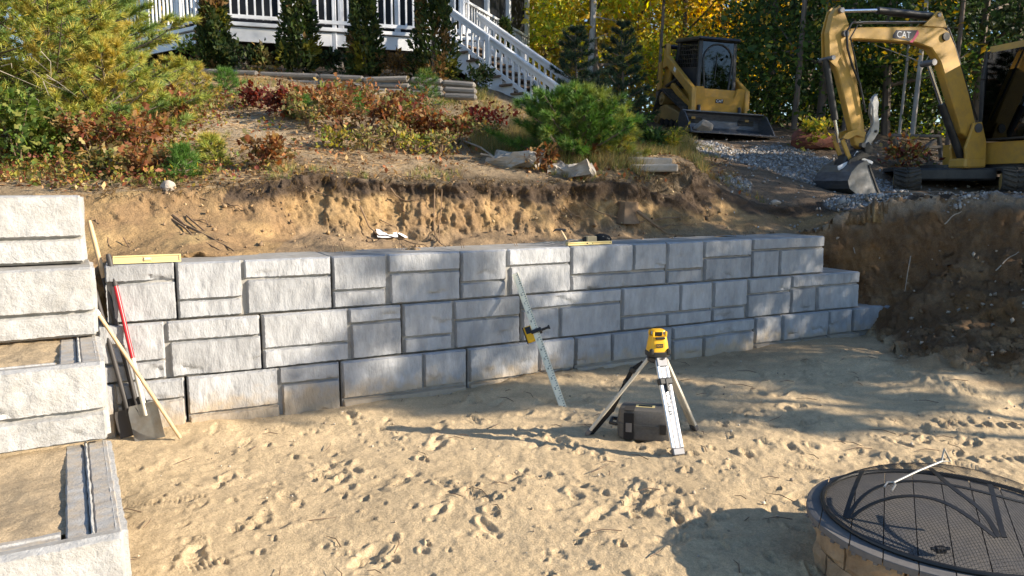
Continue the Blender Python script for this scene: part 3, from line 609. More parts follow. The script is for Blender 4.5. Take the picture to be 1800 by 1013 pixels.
# ------------------------------------------------------------------ stepped end of blocks
D = np.array([.866, .5]); N_ = np.array([.5, -.866])
stack = thing('stepped_block_wall', 'pale block wall with sand filled steps at the near left corner', 'wall', (-2.9, 4.4, 0), atan2(.5, .866))
CE = [((-2.86, 5.12), 1.84), ((-2.705, 4.92), 1.385), ((-2.285, 4.19), .930), ((-1.615, 3.03), .473)]
STL = [[(0, 1, 0, .615), (0, 1, .645, 1)], [(0, 1, 0, .635), (0, 1, .665, 1)], [(0, 1, 0, .60), (0, 1, .63, 1)], [(0, 1, 0, 1)]]
for k, ((ex, ey), zt) in enumerate(CE):
    E1 = np.array([ex, ey]); A1 = E1-D*1.6
    if k < 2:
        b = place_block(stack, A1, E1, zt, COURSE-.006, STL[k], M['block_pale'], 200+k*5, deep=.55 if k == 0 else .62)
    else:
        b = place_block(stack, A1, E1, zt, COURSE-.006, STL[k], M['block_pale'], 200+k*5, deep=.05)
        dep = .86 if k == 2 else 1.32
        a = atan2(D[1], D[0]); M4 = WM[b.name]
        R = rotm(0, 0, a); T = np.array([A1[0], A1[1], zt-COURSE])
        L = 1.6
        def lbox(nm, c, s, mm, bv=.006):
            g = G(); ax_ = 1 if s[1] > s[0] else 0; nseg = 34; hx = (s[0] if ax_ else s[1])/2; hz_ = s[2]/2; rr_ = np.random.default_rng(int(c[0]*1000+c[1]*77))
            V = []
            for i_ in range(nseg+1):
                q_ = (i_/nseg-.5)*(s[1] if ax_ else s[0]); j_ = rr_.normal(size=6)*.0012
                for (e, h) in ((-hx+j_[0], -hz_), (-hx+j_[0], hz_-.008+j_[1]), (-hx+.008+j_[2], hz_+j_[3]*.6), (hx-.008+j_[2], hz_+j_[4]*.6), (hx+j_[5], hz_-.008+j_[1]), (hx+j_[5], -hz_)):
                    V.append((c[0]+e, c[1]+q_, c[2]+h) if ax_ else (c[0]+q_, c[1]+e, c[2]+h))
            g.add(V, [(a_*6+b_, a_*6+(b_+1) % 6, (a_+1)*6+(b_+1) % 6, (a_+1)*6+b_) for a_ in range(nseg) for b_ in range(6)]+[tuple(range(6)), tuple(range(nseg*6, nseg*6+6))]); g.V = (np.asarray(g.V) @ R.T+T).tolist(); return g.build(nm, mm, b)
        lbox('base_slab', (L/2, .07+dep/2, .15), (L-.02, dep, .298), M['core'])
        top = COURSE-.006
        lbox('outer_rail', (L-.052, .07+dep/2, top/2+.145), (.100, dep, top-.296), M['smooth_conc'])
        lbox('lip', (L-.110, .07+dep/2, top/2+.150), (.014, dep, top-.292), M['block_pale'], .004)
        lbox('inner_rail', (L-.164, .07+dep/2, top/2+.140), (.090, dep, top-.300), M['smooth_conc'])
        lbox('front_rail', (L/2-.11, .095, top/2+.143), (L-.235, .046, top-.30), M['smooth_conc'])
        lbox('front_lip', (L/2-.11, .126, top/2+.148), (L-.235, .012, top-.296), M['block_pale'], .004)
        lbox('rear_rail', (L/2-.11, .160, top/2+.139), (L-.235, .050, top-.302), M['smooth_conc'])
        # right end face, rough like the front
        me = stone_mesh('end_stone', dep+.03, COURSE-.02, 900+k); me.materials.append(M['block_pale'])
        put('end_stone', me, None, b, Matrix.Translation((L-.006, .05, .006)) @ Matrix.Rotation(pi/2, 4, 'Z'))
        nx, ny = 90, 60; uu, vv = np.meshgrid(np.linspace(.01, L-.205, nx), np.linspace(.185, dep+.05, ny), indexing='ij')
        zz = top-.035+.012*fbm(uu*4, vv*4, 0., 3, 77+k)+.012*fbm(uu*14, vv*14, 0., 4, 78+k)+.02*sstep(.45, .0, dep+.05-vv)
        ii = np.arange(nx*ny).reshape(nx, ny); F = np.stack([ii[:-1, :-1], ii[1:, :-1], ii[1:, 1:], ii[:-1, 1:]], -1).reshape(-1, 4)
        P = np.stack([uu, vv, zz], -1).reshape(-1, 3); cc = np.zeros(P.shape)+c3((.47, .36, .23)); cc *= (1+.2*fbm(P[:, 0]*6, P[:, 1]*6, 0., 3, 5))[:, None]
        put('sand_fill', mesh_np('sand_fill', P, F, cc, True), M['sand'], b)
for k, ((ex, ey), zt) in enumerate(CE[:2]):     # rough right ends of the upper courses
    me = stone_mesh('end_stone', .5, COURSE-.02, 950+k); me.materials.append(M['block_pale'])
    b = [o for o in stack.children][k]; put('end_stone', me, None, b, Matrix.Translation((1.6-.006, .05, .006)) @ Matrix.Rotation(pi/2, 4, 'Z'))

# ------------------------------------------------------------------ tools leaning at the left
def P_(px, py, Yd): return at(px, py, Yd)
t = thing('shovel', 'square bladed shovel with red handle and dark grip leaning on the wall', 'shovel', atz(256, 764, .03))
top = P_(190, 447, 5.86); bot = P_(262, 752, 5.68); f = lambda k: top+(bot-top)*k
G().tube([f(0), f(.02), f(.185)], [.016, .021, .020], 12).build('grip', M['dark_handle'], t, True)
G().tube([f(.185), f(.62)], [.0165, .0165], 12).build('red_tube', M['red'], t, True)
G().tube([f(.60), f(.80), f(.93)], [.0175, .019, .017], 12).build('socket', M['alu_paint'], t, True)
def blade(g, c, ax, wd, ln, cup, lean):
    ax = ax/np.linalg.norm(ax); sx = np.cross(ax, (0, 1, 0)); sx /= np.linalg.norm(sx); nn = np.cross(sx, ax)
    U, V = np.meshgrid(np.linspace(-1, 1, 9), np.linspace(0, 1, 8), indexing='ij')
    wdt = wd*(.86+.14*np.clip(V*6, 0, 1)); z = cup*(U**2)+.012*np.exp(-(U*5)**2)*(1-V)
    def surf(o): return (c+(U*wdt/2)[..., None]*sx+(V*ln)[..., None]*ax-(z+o)[..., None]*nn*lean).reshape(-1, 3)
    i = np.arange(72).reshape(9, 8); F = np.stack([i[:-1, :-1], i[1:, :-1], i[1:, 1:], i[:-1, 1:]], -1).reshape(-1, 4)
    A, B = surf(0), surf(.003); g.add(A, [tuple(x) for x in F]); g.add(B, [tuple(x[::-1]) for x in F])
    rim = list(i[:, 0])+list(i[-1, 1:])+list(i[::-1, -1][1:])+list(i[0, ::-1][1:-1]); n = len(rim)
    g.add(np.r_[A[rim], B[rim]], [(k, (k+1) % n, (k+1) % n+n, k+n) for k in range(n)])
ax = bot-top
g = G(); blade(g, f(.86), ax, .235, .285, .022, 1); g.build('blade', M['shovel_steel'], t, True)
t = thing('shovel', 'long ash handled shovel with dark steel socket, its tip highest of the leaning tools', 'shovel', atz(236, 764, .03))
top = P_(157, 388, 5.90); bot = P_(243, 722, 5.76)
G().tube([f(0), f(.03), f(.30)], [.012, .017, .0185], 12).build('handle', M['ash'], t, True)
G().tube([f(.30), f(.31), f(.99)], [.019, .019, .019], 12).build('steel_tube', M['dark_handle'], t, True)
g = G(); blade(g, f(.93), bot-top, .20, .20, .03, 1); g.build('blade', M['dark_handle'], t, True)
t = thing('shovel', 'dark handled shovel standing in shade nearest the pale block wall', 'shovel', atz(214, 764, .03))
top = P_(166, 508, 5.80); bot = P_(227, 730, 5.72)
G().tube([f(0), f(.02), f(1)], [.014, .018, .018], 12).build('handle', M['dark_handle'], t, True)
g = G(); blade(g, f(.95), bot-top, .19, .21, .03, 1); g.build('blade', M['dark_handle'], t, True)
t = thing('wooden_pole', 'plain light wooden pole leaning diagonally across the shovels', 'pole', atz(316, 771, 0))
top = P_(171, 549, 5.35); bot = P_(317, 770, 5.63)
G().tube([f(0), f(.01), f(.5), f(.99), f(1)], [.009, .013, .0135, .0135, .010], 12).build('shaft', M['ash'], t, True)
G().tube([f(-.012), f(.02)], [.015, .015], 12).build('ferrule', M['white_ink'], t, True)

def make_level(name, label, pa, pb, tall, thick, web, vial):
    pa, pb = np.asarray(pa, float), np.asarray(pb, float); c = (pa+pb)/2; a = atan2(pb[1]-pa[1], pb[0]-pa[0]); L = np.linalg.norm((pb-pa)[:2]); tilt = atan2(pb[2]-pa[2], L)
    t = thing(name, label, 'level', c, 0, None, (Matrix.Rotation(a, 3, 'Z') @ Matrix.Rotation(-tilt, 3, 'Y')))
    g = G(); g.box((0, 0, tall-.005), (L, thick, .010), None, .002); g.box((0, 0, .005), (L, thick, .010), None, .002)
    g.box((-L/2+.006, 0, tall/2), (.012, thick*.99, tall-.02)); g.box((L/2-.006, 0, tall/2), (.012, thick*.99, tall-.02)); g.build('rails', M['level_yellow'], t, False, False)
    for s in (-1, 1):
        G().box((s*L*.27, 0, tall/2), (L*.40, thick*.55, tall-.021)).build('web', M[web], t, False, False)
    G().box((0, 0, tall/2), (L*.13, thick*.7, tall-.021), None, .003).build('vial_block', M['level_wood' if vial else 'black_plastic'], t, False, False)
    G().cyl((-L*.045, -thick*.30, tall/2), (L*.045, -thick*.30, tall/2), tall*.20, 10).build('vial', M['vial'], t, True, False)
    return t
make_level('spirit_level', 'pale yellow spirit level lying on the wall top behind the leaning tools', wall_pt(199, 1.303, .03), wall_pt(319, 1.303, .03), .062, .028, 'level_wood', True)
make_level('spirit_level', 'short yellow spirit level on the wall top beside a pile of hand tools', wall_pt(1001, 1.302, .05), wall_pt(1078, 1.302, .05), .032, .05, 'level_yellow', False)
# hand tools behind the short level
p = wall_pt(1022, 1.31, .30); t = thing('claw_hammer', 'claw hammer with pale handle propped up behind the short level', 'hammer', p)
G().bar(p+(.02, 0, .0), p+(-.05, .03, .13), .028, .02, .006).build('handle', M['ash'], t)
g = G(); c = p+np.array((-.05, .03, .135)); g.tube([c+(-.05, 0, .0), c, c+(.05, 0, -.01)], [.012, .014, .017], 10); g.tube([c+(-.05, 0, 0), c+(-.085, 0, -.02)], [.011, .004], 8); g.build('head', M['black_metal'], t, True)
p = wall_pt(1058, 1.30, .22); t = thing('wood_offcut', 'small square wood offcut lying among the hand tools on the wall', 'offcut', p)
G().box(p+(0, 0, .04), (.12, .08, .075), rotm(0, 0, .5), .004).build('piece', M['level_wood'], t)
p = wall_pt(1036, 1.30, .25); t = thing('rubber_mallet', 'rubber mallet with wooden shaft lying behind the short level', 'mallet', p)
G().cyl(p+(-.10, 0, .03), p+(.10, .05, .035), .014, 10).build('handle', M['ash'], t, True); G().cyl(p+(.10, .0, .04), p+(.10, .10, .04), .034, 14).build('head', M['black_plastic'], t, True)
p = wall_pt(1078, 1.30, .25); t = thing('tool_pouch', 'dark slumped tool pouch at the end of the short level', 'tool pouch', p)
g = G(); g.lathe([(.01, 0), (.085, .005), (.095, .035), (.07, .075), (.03, .095), (.005, .097)], 12); V = np.asarray(g.V); V *= (1.25, .8, 1); V += .02*np.stack([noise(V[:, 0]*20, V[:, 1]*20, V[:, 2]*20, s) for s in (1, 2, 3)], 1); g.V = (V+p).tolist(); g.build('bag', M['web'], t, True)
g = G(); g.tube([p+(-.14, -.02, .02), p+(-.06, -.04, .06), p+(.03, -.05, .07), p+(.10, -.03, .04)], .008, 6); g.build('strap', M['dead_twig'], t, True)
p = wall_pt(1012, 1.30, .28); t = thing('wire_bundle', 'tangle of cut wire lying at the left end of the hand tools', 'wire', p)
g = G()
for i in range(7):
    a = rng.uniform(-.5, .5); q = p+np.array([-.35*rng.random(), .06*rng.normal(), .006]); L_ = rng.uniform(.2, .4)
    g.tube([q, q+np.array([cos(a)*L_*.5, sin(a)*L_*.5, rng.uniform(.01, .05)]), q+np.array([cos(a)*L_, sin(a)*L_, .004])], .0035, 5)
g.build('strands', M['rod'], t)
for (px, py, s, rz, lb) in [(680, 418, .11, .3, 'larger white sheet of paper lying on the dirt behind the wall'), (708, 421, .06, 1.1, 'smaller white scrap of paper beside the larger sheet behind the wall')]:
    p = hit(px, py); U, V = np.meshgrid(np.linspace(-1, 1, 6), np.linspace(-1, 1, 6), indexing='ij')
    P = np.stack([U*s, V*s*.9+U*.02, .02+.05*s*np.sin(U*2+V)+.15*s*V], -1).reshape(-1, 3); i = np.arange(36).reshape(6, 6); F = np.stack([i[:-1, :-1], i[1:, :-1], i[1:, 1:], i[:-1, 1:]], -1).reshape(-1, 4)
    g = G(); g.add(P, [tuple(x) for x in F], rotm(.3, .1, rz), p+(0, 0, .02)); o = put('paper_sheet', g.mesh('paper_sheet', True, False), M['paper']); tag(o, lb, 'paper')

# ------------------------------------------------------------------ levelling staff with receiver
b0 = atz(990, 717, .0); t0 = np.array([.025, wall_y(.025)-.06, 1.075])
sd = t0-b0; Ls = np.linalg.norm(sd); R = align(sd, (0, -1, 0)); b0 = b0-sd*.01
st = thing('levelling_staff', 'pale graduated levelling staff leaning against the block wall', 'levelling staff', b0, 0, None, Matrix(R.tolist()))
xax, yax = R[:, 0], R[:, 1]   # y axis roughly towards camera or away
sg = -1 if yax[1] > 0 else 1
g = G(); g.box((0, 0, Ls/2), (.050, .026, Ls), None, .004); g.build('staff', M['staff'], st, False, False)
g = G()
for i in range(int(Ls/.025)):
    wdt = .010 if i % 4 else .020
    g.box((-.023+wdt/2, sg*.0136, .02+i*.025), (wdt, .0008, .005))
g.build('graduations', M['ink'], st, False, False)
g = G(); g.box((.027, 0, Ls/2), (.006, .030, Ls*.995), None, .001); g.box((-.027, 0, Ls/2), (.006, .030, Ls*.995), None, .001); g.build('edge_strip', M['staff'], st, False, False)
for i in range(1, 13):
    text('numeral', str(i % 10), .034, M['ink'], st, Matrix.Translation((.008, sg*.0138, .1*i)) @ Matrix.Rotation(pi/2, 4, 'X') if sg < 0 else Matrix.Translation((.008, sg*.0138, .1*i)) @ Matrix.Rotation(pi, 4, 'Z') @ Matrix.Rotation(pi/2, 4, 'X'))
zr = Ls*.545; sx = -1 if xax[0] > 0 else 1
rc = thing('laser_receiver', 'yellow laser receiver clamped to the levelling staff', 'laser receiver', b0+sd/Ls*zr, 0, None, Matrix(R.tolist()))
g = G(); g.box((sx*.062, 0, 0), (.082, .034, .165), None, .010); g.build('housing', M['yellow_plastic'], rc, False, False)
G().box((sx*.060, sg*.0175, .035), (.052, .004, .070), None, .002).build('display', M['black_plastic'], rc, False, False)
G().box((sx*.105, 0, 0), (.008, .037, .170), None, .003).build('bumper', M['black_plastic'], rc, False, False)
g = G(); g.box((0, sg*.024, .0), (.085, .016, .035), None, .004); g.box((0, -sg*.024, .0), (.085, .016, .035), None, .004); g.box((-sx*.045, 0, 0), (.022, .06, .045), None, .006); g.cyl((-sx*.045, 0, 0), (-sx*.125, 0, 0), .012, 10); g.cyl((-sx*.118, 0, 0), (-sx*.135, 0, 0), .019, 10); g.build('clamp', M['black_plastic'], rc, False, False)

# ------------------------------------------------------------------ laser level on tripod
FL, FF, FR = atz(1030, 771, .0), atz(1193, 811, .0), atz(1222, 767, .0)
for q in (FL, FF, FR): q[2] = gz(q[0], q[1])
hd = at(1155, 628, 5.45); tr = thing('surveyor_tripod', 'aluminium surveyor tripod standing in the sand with black carrying strap', 'tripod', (hd[0], hd[1], 0))
def leg(foot, kind):
    out = (foot-hd); out[2] = 0; out /= np.linalg.norm(out); tp = hd+out*.055+np.array([0, 0, -.005]); dd = foot-tp; L = np.linalg.norm(dd); dd /= L
    side = np.cross(dd, out); side /= np.linalg.norm(side); n_ = np.cross(side, dd)
    Rm = np.stack([side, n_, dd], 1)
    wm = M['alu'] if kind == 0 else M['alu_paint']; hw = .048 if kind == 0 else .034
    g = G()
    for s in (-1, 1): g.box(tp+dd*L*.46+side*s*hw*.72, (.026, .026, L*.92), Rm, .006)
    o = g.build('leg', wm, tr)
    g = G(); g.box(tp+dd*L*.52, (hw*1.15, .016, L*.90), Rm, .003); g.build('inner_slide', M['alu'] if kind == 0 else M['alu_paint'], o)
    if kind == 0:
        g = G()
        for s in (-.35, .35): g.box(tp+dd*L*.52+side*s*hw+n_*(.0085 if n_ @ out > 0 else -.0085), (.010, .002, L*.86), Rm)
        g.build('groove', M['grey_metal'], o)
        fc_ = n_ if n_ @ np.array([0, -1, 0]) > 0 else -n_
        X_ = dd; Z_ = fc_; Y_ = np.cross(Z_, X_); Mx = Matrix((np.stack([X_, Y_, Z_], 1)).tolist()).to_4x4(); Mx.translation = Vector((tp+dd*L*.47+fc_*.0105).tolist())
        text('lettering', 'CST/berger', .042, M['ink'], tr, WM[tr.name].inverted() @ Mx, .0004)
    g = G(); g.box(tp+dd*L*.955, (hw*1.9, .036, .050), Rm, .006); g.tube([tp+dd*L*.97, tp+dd*(L+.03)], [.012, .003], 8); g.build('foot', M['grey_metal'], o)
    g = G(); g.box(tp+dd*.02, (hw*1.9, .034, .075), Rm, .008); g.build('hinge', M['grey_metal'], o)
    if kind == 0: g = G(); g.box(tp+dd*.16+n_*.0, (hw*2.2, .05, .05), Rm, .008); g.box(tp+dd*.19, (.02, .06, .09), Rm, .004); g.build('clamp', M['black_plastic'], o)
    return tp, dd, L, side
lg = [leg(FL, 1), leg(FF, 0), leg(FR, 1)]
g = G(); g.lathe([(.055, -.035), (.075, -.02), (.075, .005), (.05, .012)], 20, None, hd); g.build('head_plate', M['black_metal'], tr, True)
tp, dd, L, side = lg[0]
pts = [tp+dd*.03+np.array([-.03, -.02, -.01]), tp+dd*.12+np.array([-.055, -.01, .0]), tp+dd*.22+np.array([-.035, .02, -.02]), tp+dd*.45+np.array([.005, .03, -.06]), tp+dd*.70+np.array([.0, .02, -.05]), tp+dd*.86+np.array([-.05, .0, -.03]), tp+dd*.93+np.array([-.085, 0, .0]), tp+dd*.99+np.array([-.095, 0, .01]), tp+dd*1.03+np.array([-.06, -.02, .015])]
g = G()
for a_, b_ in zip(pts[:-1], pts[1:]): g.bar(a_, b_+(b_-a_)*.08, .032, .005, .001, (0, -1, .3))
g.bar(pts[5], pts[7]+np.array([.05, -.03, 0]), .032, .005, .001, (0, -1, .3)); g.build('strap', M['web'], tr)
for k in (1, 2): G().box(pts[k]+(.0, -.01, 0), (.045, .02, .035), rotm(0, .5, 0), .005).build('buckle', M['black_plastic'], tr)
lz = thing('rotary_laser', 'yellow rotary laser level mounted on top of the tripod', 'laser level', hd+(0, 0, .012), radians(8))
def taper(g, prof, b):               # stacked rounded rectangles: (z, wx, wy, yoff)
    V = []; n = 20
    for z, wx, wy, yo in prof:
        for j in range(n):
            a = 2*pi*j/n+pi/n; ex = .45; x = np.sign(cos(a))*abs(cos(a))**ex*wx/2; y = np.sign(sin(a))*abs(sin(a))**ex*wy/2+yo; V.append((x, y, z))
    m = len(prof); F = [(i*n+j, i*n+(j+1) % n, (i+1)*n+(j+1) % n, (i+1)*n+j) for i in range(m-1) for j in range(n)]+[tuple(range(n)), tuple(range((m-1)*n, m*n))]; g.add(V, F)
g = G(); taper(g, [(.0, .12, .12, 0), (.004, .158, .15, 0), (.032, .160, .152, 0), (.038, .150, .142, 0)], 0); g.build('base', M['black_plastic'], lz, True, False)
g = G(); taper(g, [(.036, .146, .138, 0), (.10, .130, .124, 0), (.148, .112, .108, 0)], 0); taper(g, [(.182, .098, .094, 0), (.190, .092, .088, 0), (.194, .07, .066, 0)], 0)
for sx_ in (-1, 1):
    for sy_ in (-1, 1): g.box((sx_*.046, sy_*.044, .165), (.016, .016, .04), None, .004)
g.build('housing', M['yellow_plastic'], lz, True, False)
G().lathe([(.030, .147), (.034, .152), (.034, .178), (.028, .183)], 16).build('rotor_head', M['black_plastic'], lz, True, False)
G().box((0, -.060, .138), (.072, .020, .018), None, .006).build('handle', M['black_plastic'], lz, False, False)
for s in (-1, 1): 
    G().box((s*.062, -.062, .040), (.03, .03, .045), rotm(0, 0, s*.7), .008).build('corner_bumper', M['black_plastic'], lz, False, False)
G().box((-.005, -.0665, .085), (.052, .008, .026), rotm(-.10, 0, 0), .001).build('badge', M['black_plastic'], lz, False, False)
text('badge_text', 'DEWALT', .0125, M['yellow_plastic'], lz, Matrix.Translation((-.005, -.0712, .085)) @ Matrix.Rotation(pi/2-.10, 4, 'X'), .0003)
sd_t = text('side_text', 'DEWALT', .026, M['black_plastic'], lz, Matrix.Translation((.0625, 0, .10)) @ Matrix.Rotation(.08, 4, 'Y') @ Matrix.Rotation(pi/2, 4, 'Z') @ Matrix.Rotation(pi/2, 4, 'X') @ Matrix.Rotation(pi/2, 4, 'Z'), .0003)
# carrying case
cp = atz(1132, 775, 0); cs = thing('carrying_case', 'dark grey plastic carrying case standing on the sand under the tripod', 'case', (cp[0]+.03, cp[1]+.02, gz(cp[0], cp[1])-.005), radians(-14))
g = G(); taper(g, [(0, .42, .25, 0), (.010, .44, .27, 0), (.105, .45, .28, 0), (.112, .448, .278, 0)], 0); g.build('lower_shell', M['case'], cs, True, False)
g = G(); taper(g, [(.116, .448, .278, 0), (.125, .45, .28, 0), (.20, .43, .262, 0), (.222, .40, .235, 0), (.228, .36, .20, 0)], 0); g.build('lid', M['case'], cs, True, False)
g = G(); taper(g, [(.107, .462, .292, 0), (.122, .462, .292, 0)], 0); g.build('seam_rim', M['case'], cs, True, False)
g = G(); g.tube([(-.225, -.07, .095), (-.275, -.06, .10), (-.275, .06, .10), (-.225, .07, .095)], .014, 8); g.build('handle', M['black_plastic'], cs, True, False)
for x in (-.13, .12): G().box((x, -.143, .10), (.05, .012, .075), None, .004).build('latch', M['grey_metal'] if x < 0 else M['black_plastic'], cs, False, False)
g = G(); g.box((-.13, -.146, .11), (.075, .004, .20), None, .001); g.box((-.13, -.08, .2285), (.075, .13, .004), rotm(.0, 0, 0), .001); g.build('strap', M['web'], cs, False, False)
G().box((-.02, .0, .2292), (.14, .07, .002)).build('label_plate', M['level_yellow'], cs, False, False)
G().box((-.02, .0, .2306), (.10, .045, .001)).build('label_print', M['black_plastic'], cs, False, False)

# ------------------------------------------------------------------ fire pit with cap and spark screen
fx0, fy0 = 2.11, 3.54; fgz = gz(fx0, fy0)-.02
fp = thing('fire_pit', 'round fire pit of brown blocks with a grey slatted cap', 'fire pit', (fx0, fy0, fgz), 0)
nb = 12
for row, (z0, z1) in enumerate([(0, .135), (.138, .268)]):
    for k in range(nb):
        a0 = 2*pi*(k+.5*row)/nb+.012; a1 = 2*pi*(k+1+.5*row)/nb-.012; g = G(); V = []; ns, nz_ = 7, 5
        for j in range(nz_):
            for i in range(ns):
                a = a0+(a1-a0)*i/(ns-1); z = z0+(z1-z0)*j/(nz_-1); e = min(i, ns-1-i, j, nz_-1-j); r = .575+(.018 if e else 0)+.006*rng.normal()*(1 if e else .4)
                V.append((r*cos(a), r*sin(a), z))
        n0 = len(V); F = [(j*ns+i, j*ns+i+1, (j+1)*ns+i+1, (j+1)*ns+i) for j in range(nz_-1) for i in range(ns-1)]
        for (i, j) in ((0, 0), (ns-1, 0), (ns-1, nz_-1), (0, nz_-1)):
            a = a0+(a1-a0)*i/(ns-1); V.append((.38*cos(a), .38*sin(a), z0+(z1-z0)*j/(nz_-1)))
        F += [(n0, n0+3, n0+2, n0+1), tuple(range(ns))+(n0+1, n0), tuple(range((nz_-1)*ns, nz_*ns))+(n0+2, n0+3), tuple(j*ns for j in range(nz_))+(n0+3, n0), tuple(j*ns+ns-1 for j in range(nz_))+(n0+2, n0+1)]
        g.add(V, F); g.build('block', M['paver'], fp, False, False)
zc0, zc1, RC = .272, .318, .640
pd = np.array([.44, .898]); pq = np.array([pd[1], -pd[0]]); wdt = .1385
for k in range(-5, 5):
    s0, s1 = k*wdt+.002, (k+1)*wdt-.003; s0 = max(s0, -RC+.004); s1 = min(s1, RC-.004)
    if s1-s0 < .02: continue
    sv = np.linspace(s0, s1, 9); hv = np.sqrt(np.maximum(RC**2-sv**2, 0)); loop = [(s, h) for s, h in zip(sv, hv)]+[(s, -h) for s, h in zip(sv[::-1], hv[::-1])]
    g = G(); V = [(*(pq*s+pd*h), z) for z in (zc0+.016, zc1-.003) for s, h in loop]; V += [(*(pq*s+pd*h)*.996, zc1) for s, h in loop]; n = len(loop)
    F = [(r*n+i, r*n+(i+1) % n, (r+1)*n+(i+1) % n, (r+1)*n+i) for r in range(2) for i in range(n)]+[tuple(range(n)), tuple(range(2*n, 3*n))]; g.add(V, F)
    o = g.build('cap_board', M['cap'], fp, False, False)
    g = G(); nt_ = max(2, int((s1-s0)/.034))
    for sg_ in (-1, 1):
        for i in range(nt_):
            s = s0+(i+.5)*(s1-s0)/nt_; h = sg_*(sqrt(max(RC**2-s*s, .0004))-.016); p = pq*s+pd*h; g.box((p[0], p[1], zc0+.009), (.020, .026, .014), rotm(0, 0, atan2(pd[1], pd[0])-pi/2+s), .002)
    g.build('tooth', M['cap'], o, False, False)['kind'] = 'stuff'
RS, HS, zb = .598, .19, fgz+zc1
ss = thing('spark_screen', 'black domed mesh spark screen with curved iron straps lying on the fire pit', 'spark screen', (fx0+.045, fy0+.02, zb), 0)
aa = np.linspace(0, 2*pi, 65); g = G(); g.tube(np.stack([RS*np.cos(aa), RS*np.sin(aa), 0*aa+.010], 1), .012, 8, False); g.build('ring', M['iron'], ss, True, False)
def dome(x, y): return .012+HS*(1-np.clip((x*x+y*y)/RS**2, 0, 1))**.8
V = []; F = []
nw = 92
for fam in range(2):
    for k in range(-nw//2+1, nw//2):
        s = k*2*RS/nw; h = sqrt(RS*RS-s*s); q = np.linspace(-h, h, 17); a = np.full(17, s); xx, yy = (a, q) if fam else (q, a); zz = dome(xx, yy); wd_ = .0012
        n0 = len(V)
        for i in range(17):
            if fam: V += [(xx[i]-wd_, yy[i], zz[i]), (xx[i]+wd_, yy[i], zz[i])]
            else: V += [(xx[i], yy[i]-wd_, zz[i]+.001), (xx[i], yy[i]+wd_, zz[i]+.001)]
        F += [(n0+2*i, n0+2*i+1, n0+2*i+3, n0+2*i+2) for i in range(16)]
put('mesh_screen', mesh_np('mesh_screen', np.array(V), np.array(F)), M['iron'], ss)
cw = np.array(WM[ss.name].translation)[:2]
def loc(px, py, it=8):
    z_ = .012
    for _ in range(it):
        p = atz(px, py, zb+z_)[:2]-cw; r = np.hypot(*p); p = p*min(1, RS*.995/r); z_ = .5*z_+.5*(float(dome(p[0], p[1]))+.006)
    return p
def strap(cps):
    cps = np.array([loc(*q) for q in cps]); n = len(cps); kk = np.linspace(0, n-1, 25); A_ = np.vander(np.arange(n)/(n-1), min(n, 5)); co = np.linalg.lstsq(A_, cps, rcond=None)[0]; P = np.vander(kk/(n-1), min(n, 5)) @ co
    r = np.hypot(P[:, 0], P[:, 1]); P *= np.minimum(1, RS*.995/np.maximum(r, 1e-6))[:, None]; zz = dome(P[:, 0], P[:, 1])+.006
    T = np.gradient(np.c_[P, zz], axis=0); T /= np.linalg.norm(T, axis=1)[:, None]; g = G()
    nrm = np.c_[P*.5, np.full(25, 1.0)]; nrm /= np.linalg.norm(nrm, axis=1)[:, None]; sd_ = np.cross(T, nrm); V = []
    for i in range(25):
        for a_, b_ in ((-.011, -.002), (.011, -.002), (.011, .002), (-.011, .002)): V.append(np.r_[P[i], zz[i]]+sd_[i]*a_+nrm[i]*b_)
    F = [(i*4+j, i*4+(j+1) % 4, (i+1)*4+(j+1) % 4, (i+1)*4+j) for i in range(24) for j in range(4)]+[(0, 1, 2, 3), (96, 97, 98, 99)]; g.add(V, F); g.build('strap', M['iron'], ss, False, False)
strap([(1485, 909), (1497, 872), (1516, 833)])
strap([(1490, 910), (1515, 877), (1550, 851), (1590, 846), (1630, 849), (1685, 857), (1745, 868), (1800, 885)])
strap([(1496, 912), (1530, 887), (1575, 875), (1620, 872), (1667, 887), (1705, 910), (1752, 945)])
strap([(1757, 944), (1742, 920), (1717, 890), (1680, 862), (1635, 832)])
strap([(1766, 945), (1754, 905), (1740, 855)])
g = G(); p = loc(1655, 940); g.box((p[0], p[1], .03), (.05, .03, .03), None, .006); g.cyl((p[0]-.04, p[1], .035), (p[0]+.04, p[1], .035), .008, 8); g.build('catch', M['iron'], ss, False, False)
pk0, pk1 = at(1571, 848, 3.50), at(1655, 811, 3.62)
pk0[2] = max(pk0[2], zb+.10)
pk = thing('poker', 'thin steel poker with triangular handle lying across the spark screen', 'poker', pk0)
g = G(); g.tube([pk0, pk0+(pk1-pk0)*.5+(0, 0, .004), pk1], .0055, 8); g.build('rod', M['rod'], pk, True)
dk = (pk1-pk0)/np.linalg.norm(pk1-pk0); sk = np.cross(dk, (0, 0, 1)); sk /= np.linalg.norm(sk); uk = np.cross(sk, dk)
a_, b_, c_ = pk1, pk1+dk*.035+uk*.05-sk*.01, pk1+dk*.045-uk*.012+sk*.012
g = G(); g.tube([a_, b_, c_, a_], .005, 6); g.build('handle', M['rod'], pk, True)
g = G(); g.tube([pk0, pk0-dk*.012+sk*.02-uk*.0, pk0-dk*.04+sk*.022-uk*.02], .005, 6); g.tube([pk0, pk0-dk*.02-sk*.018, pk0-dk*.05-sk*.012-uk*.012], .005, 6); g.build('prongs', M['rod'], pk, True)
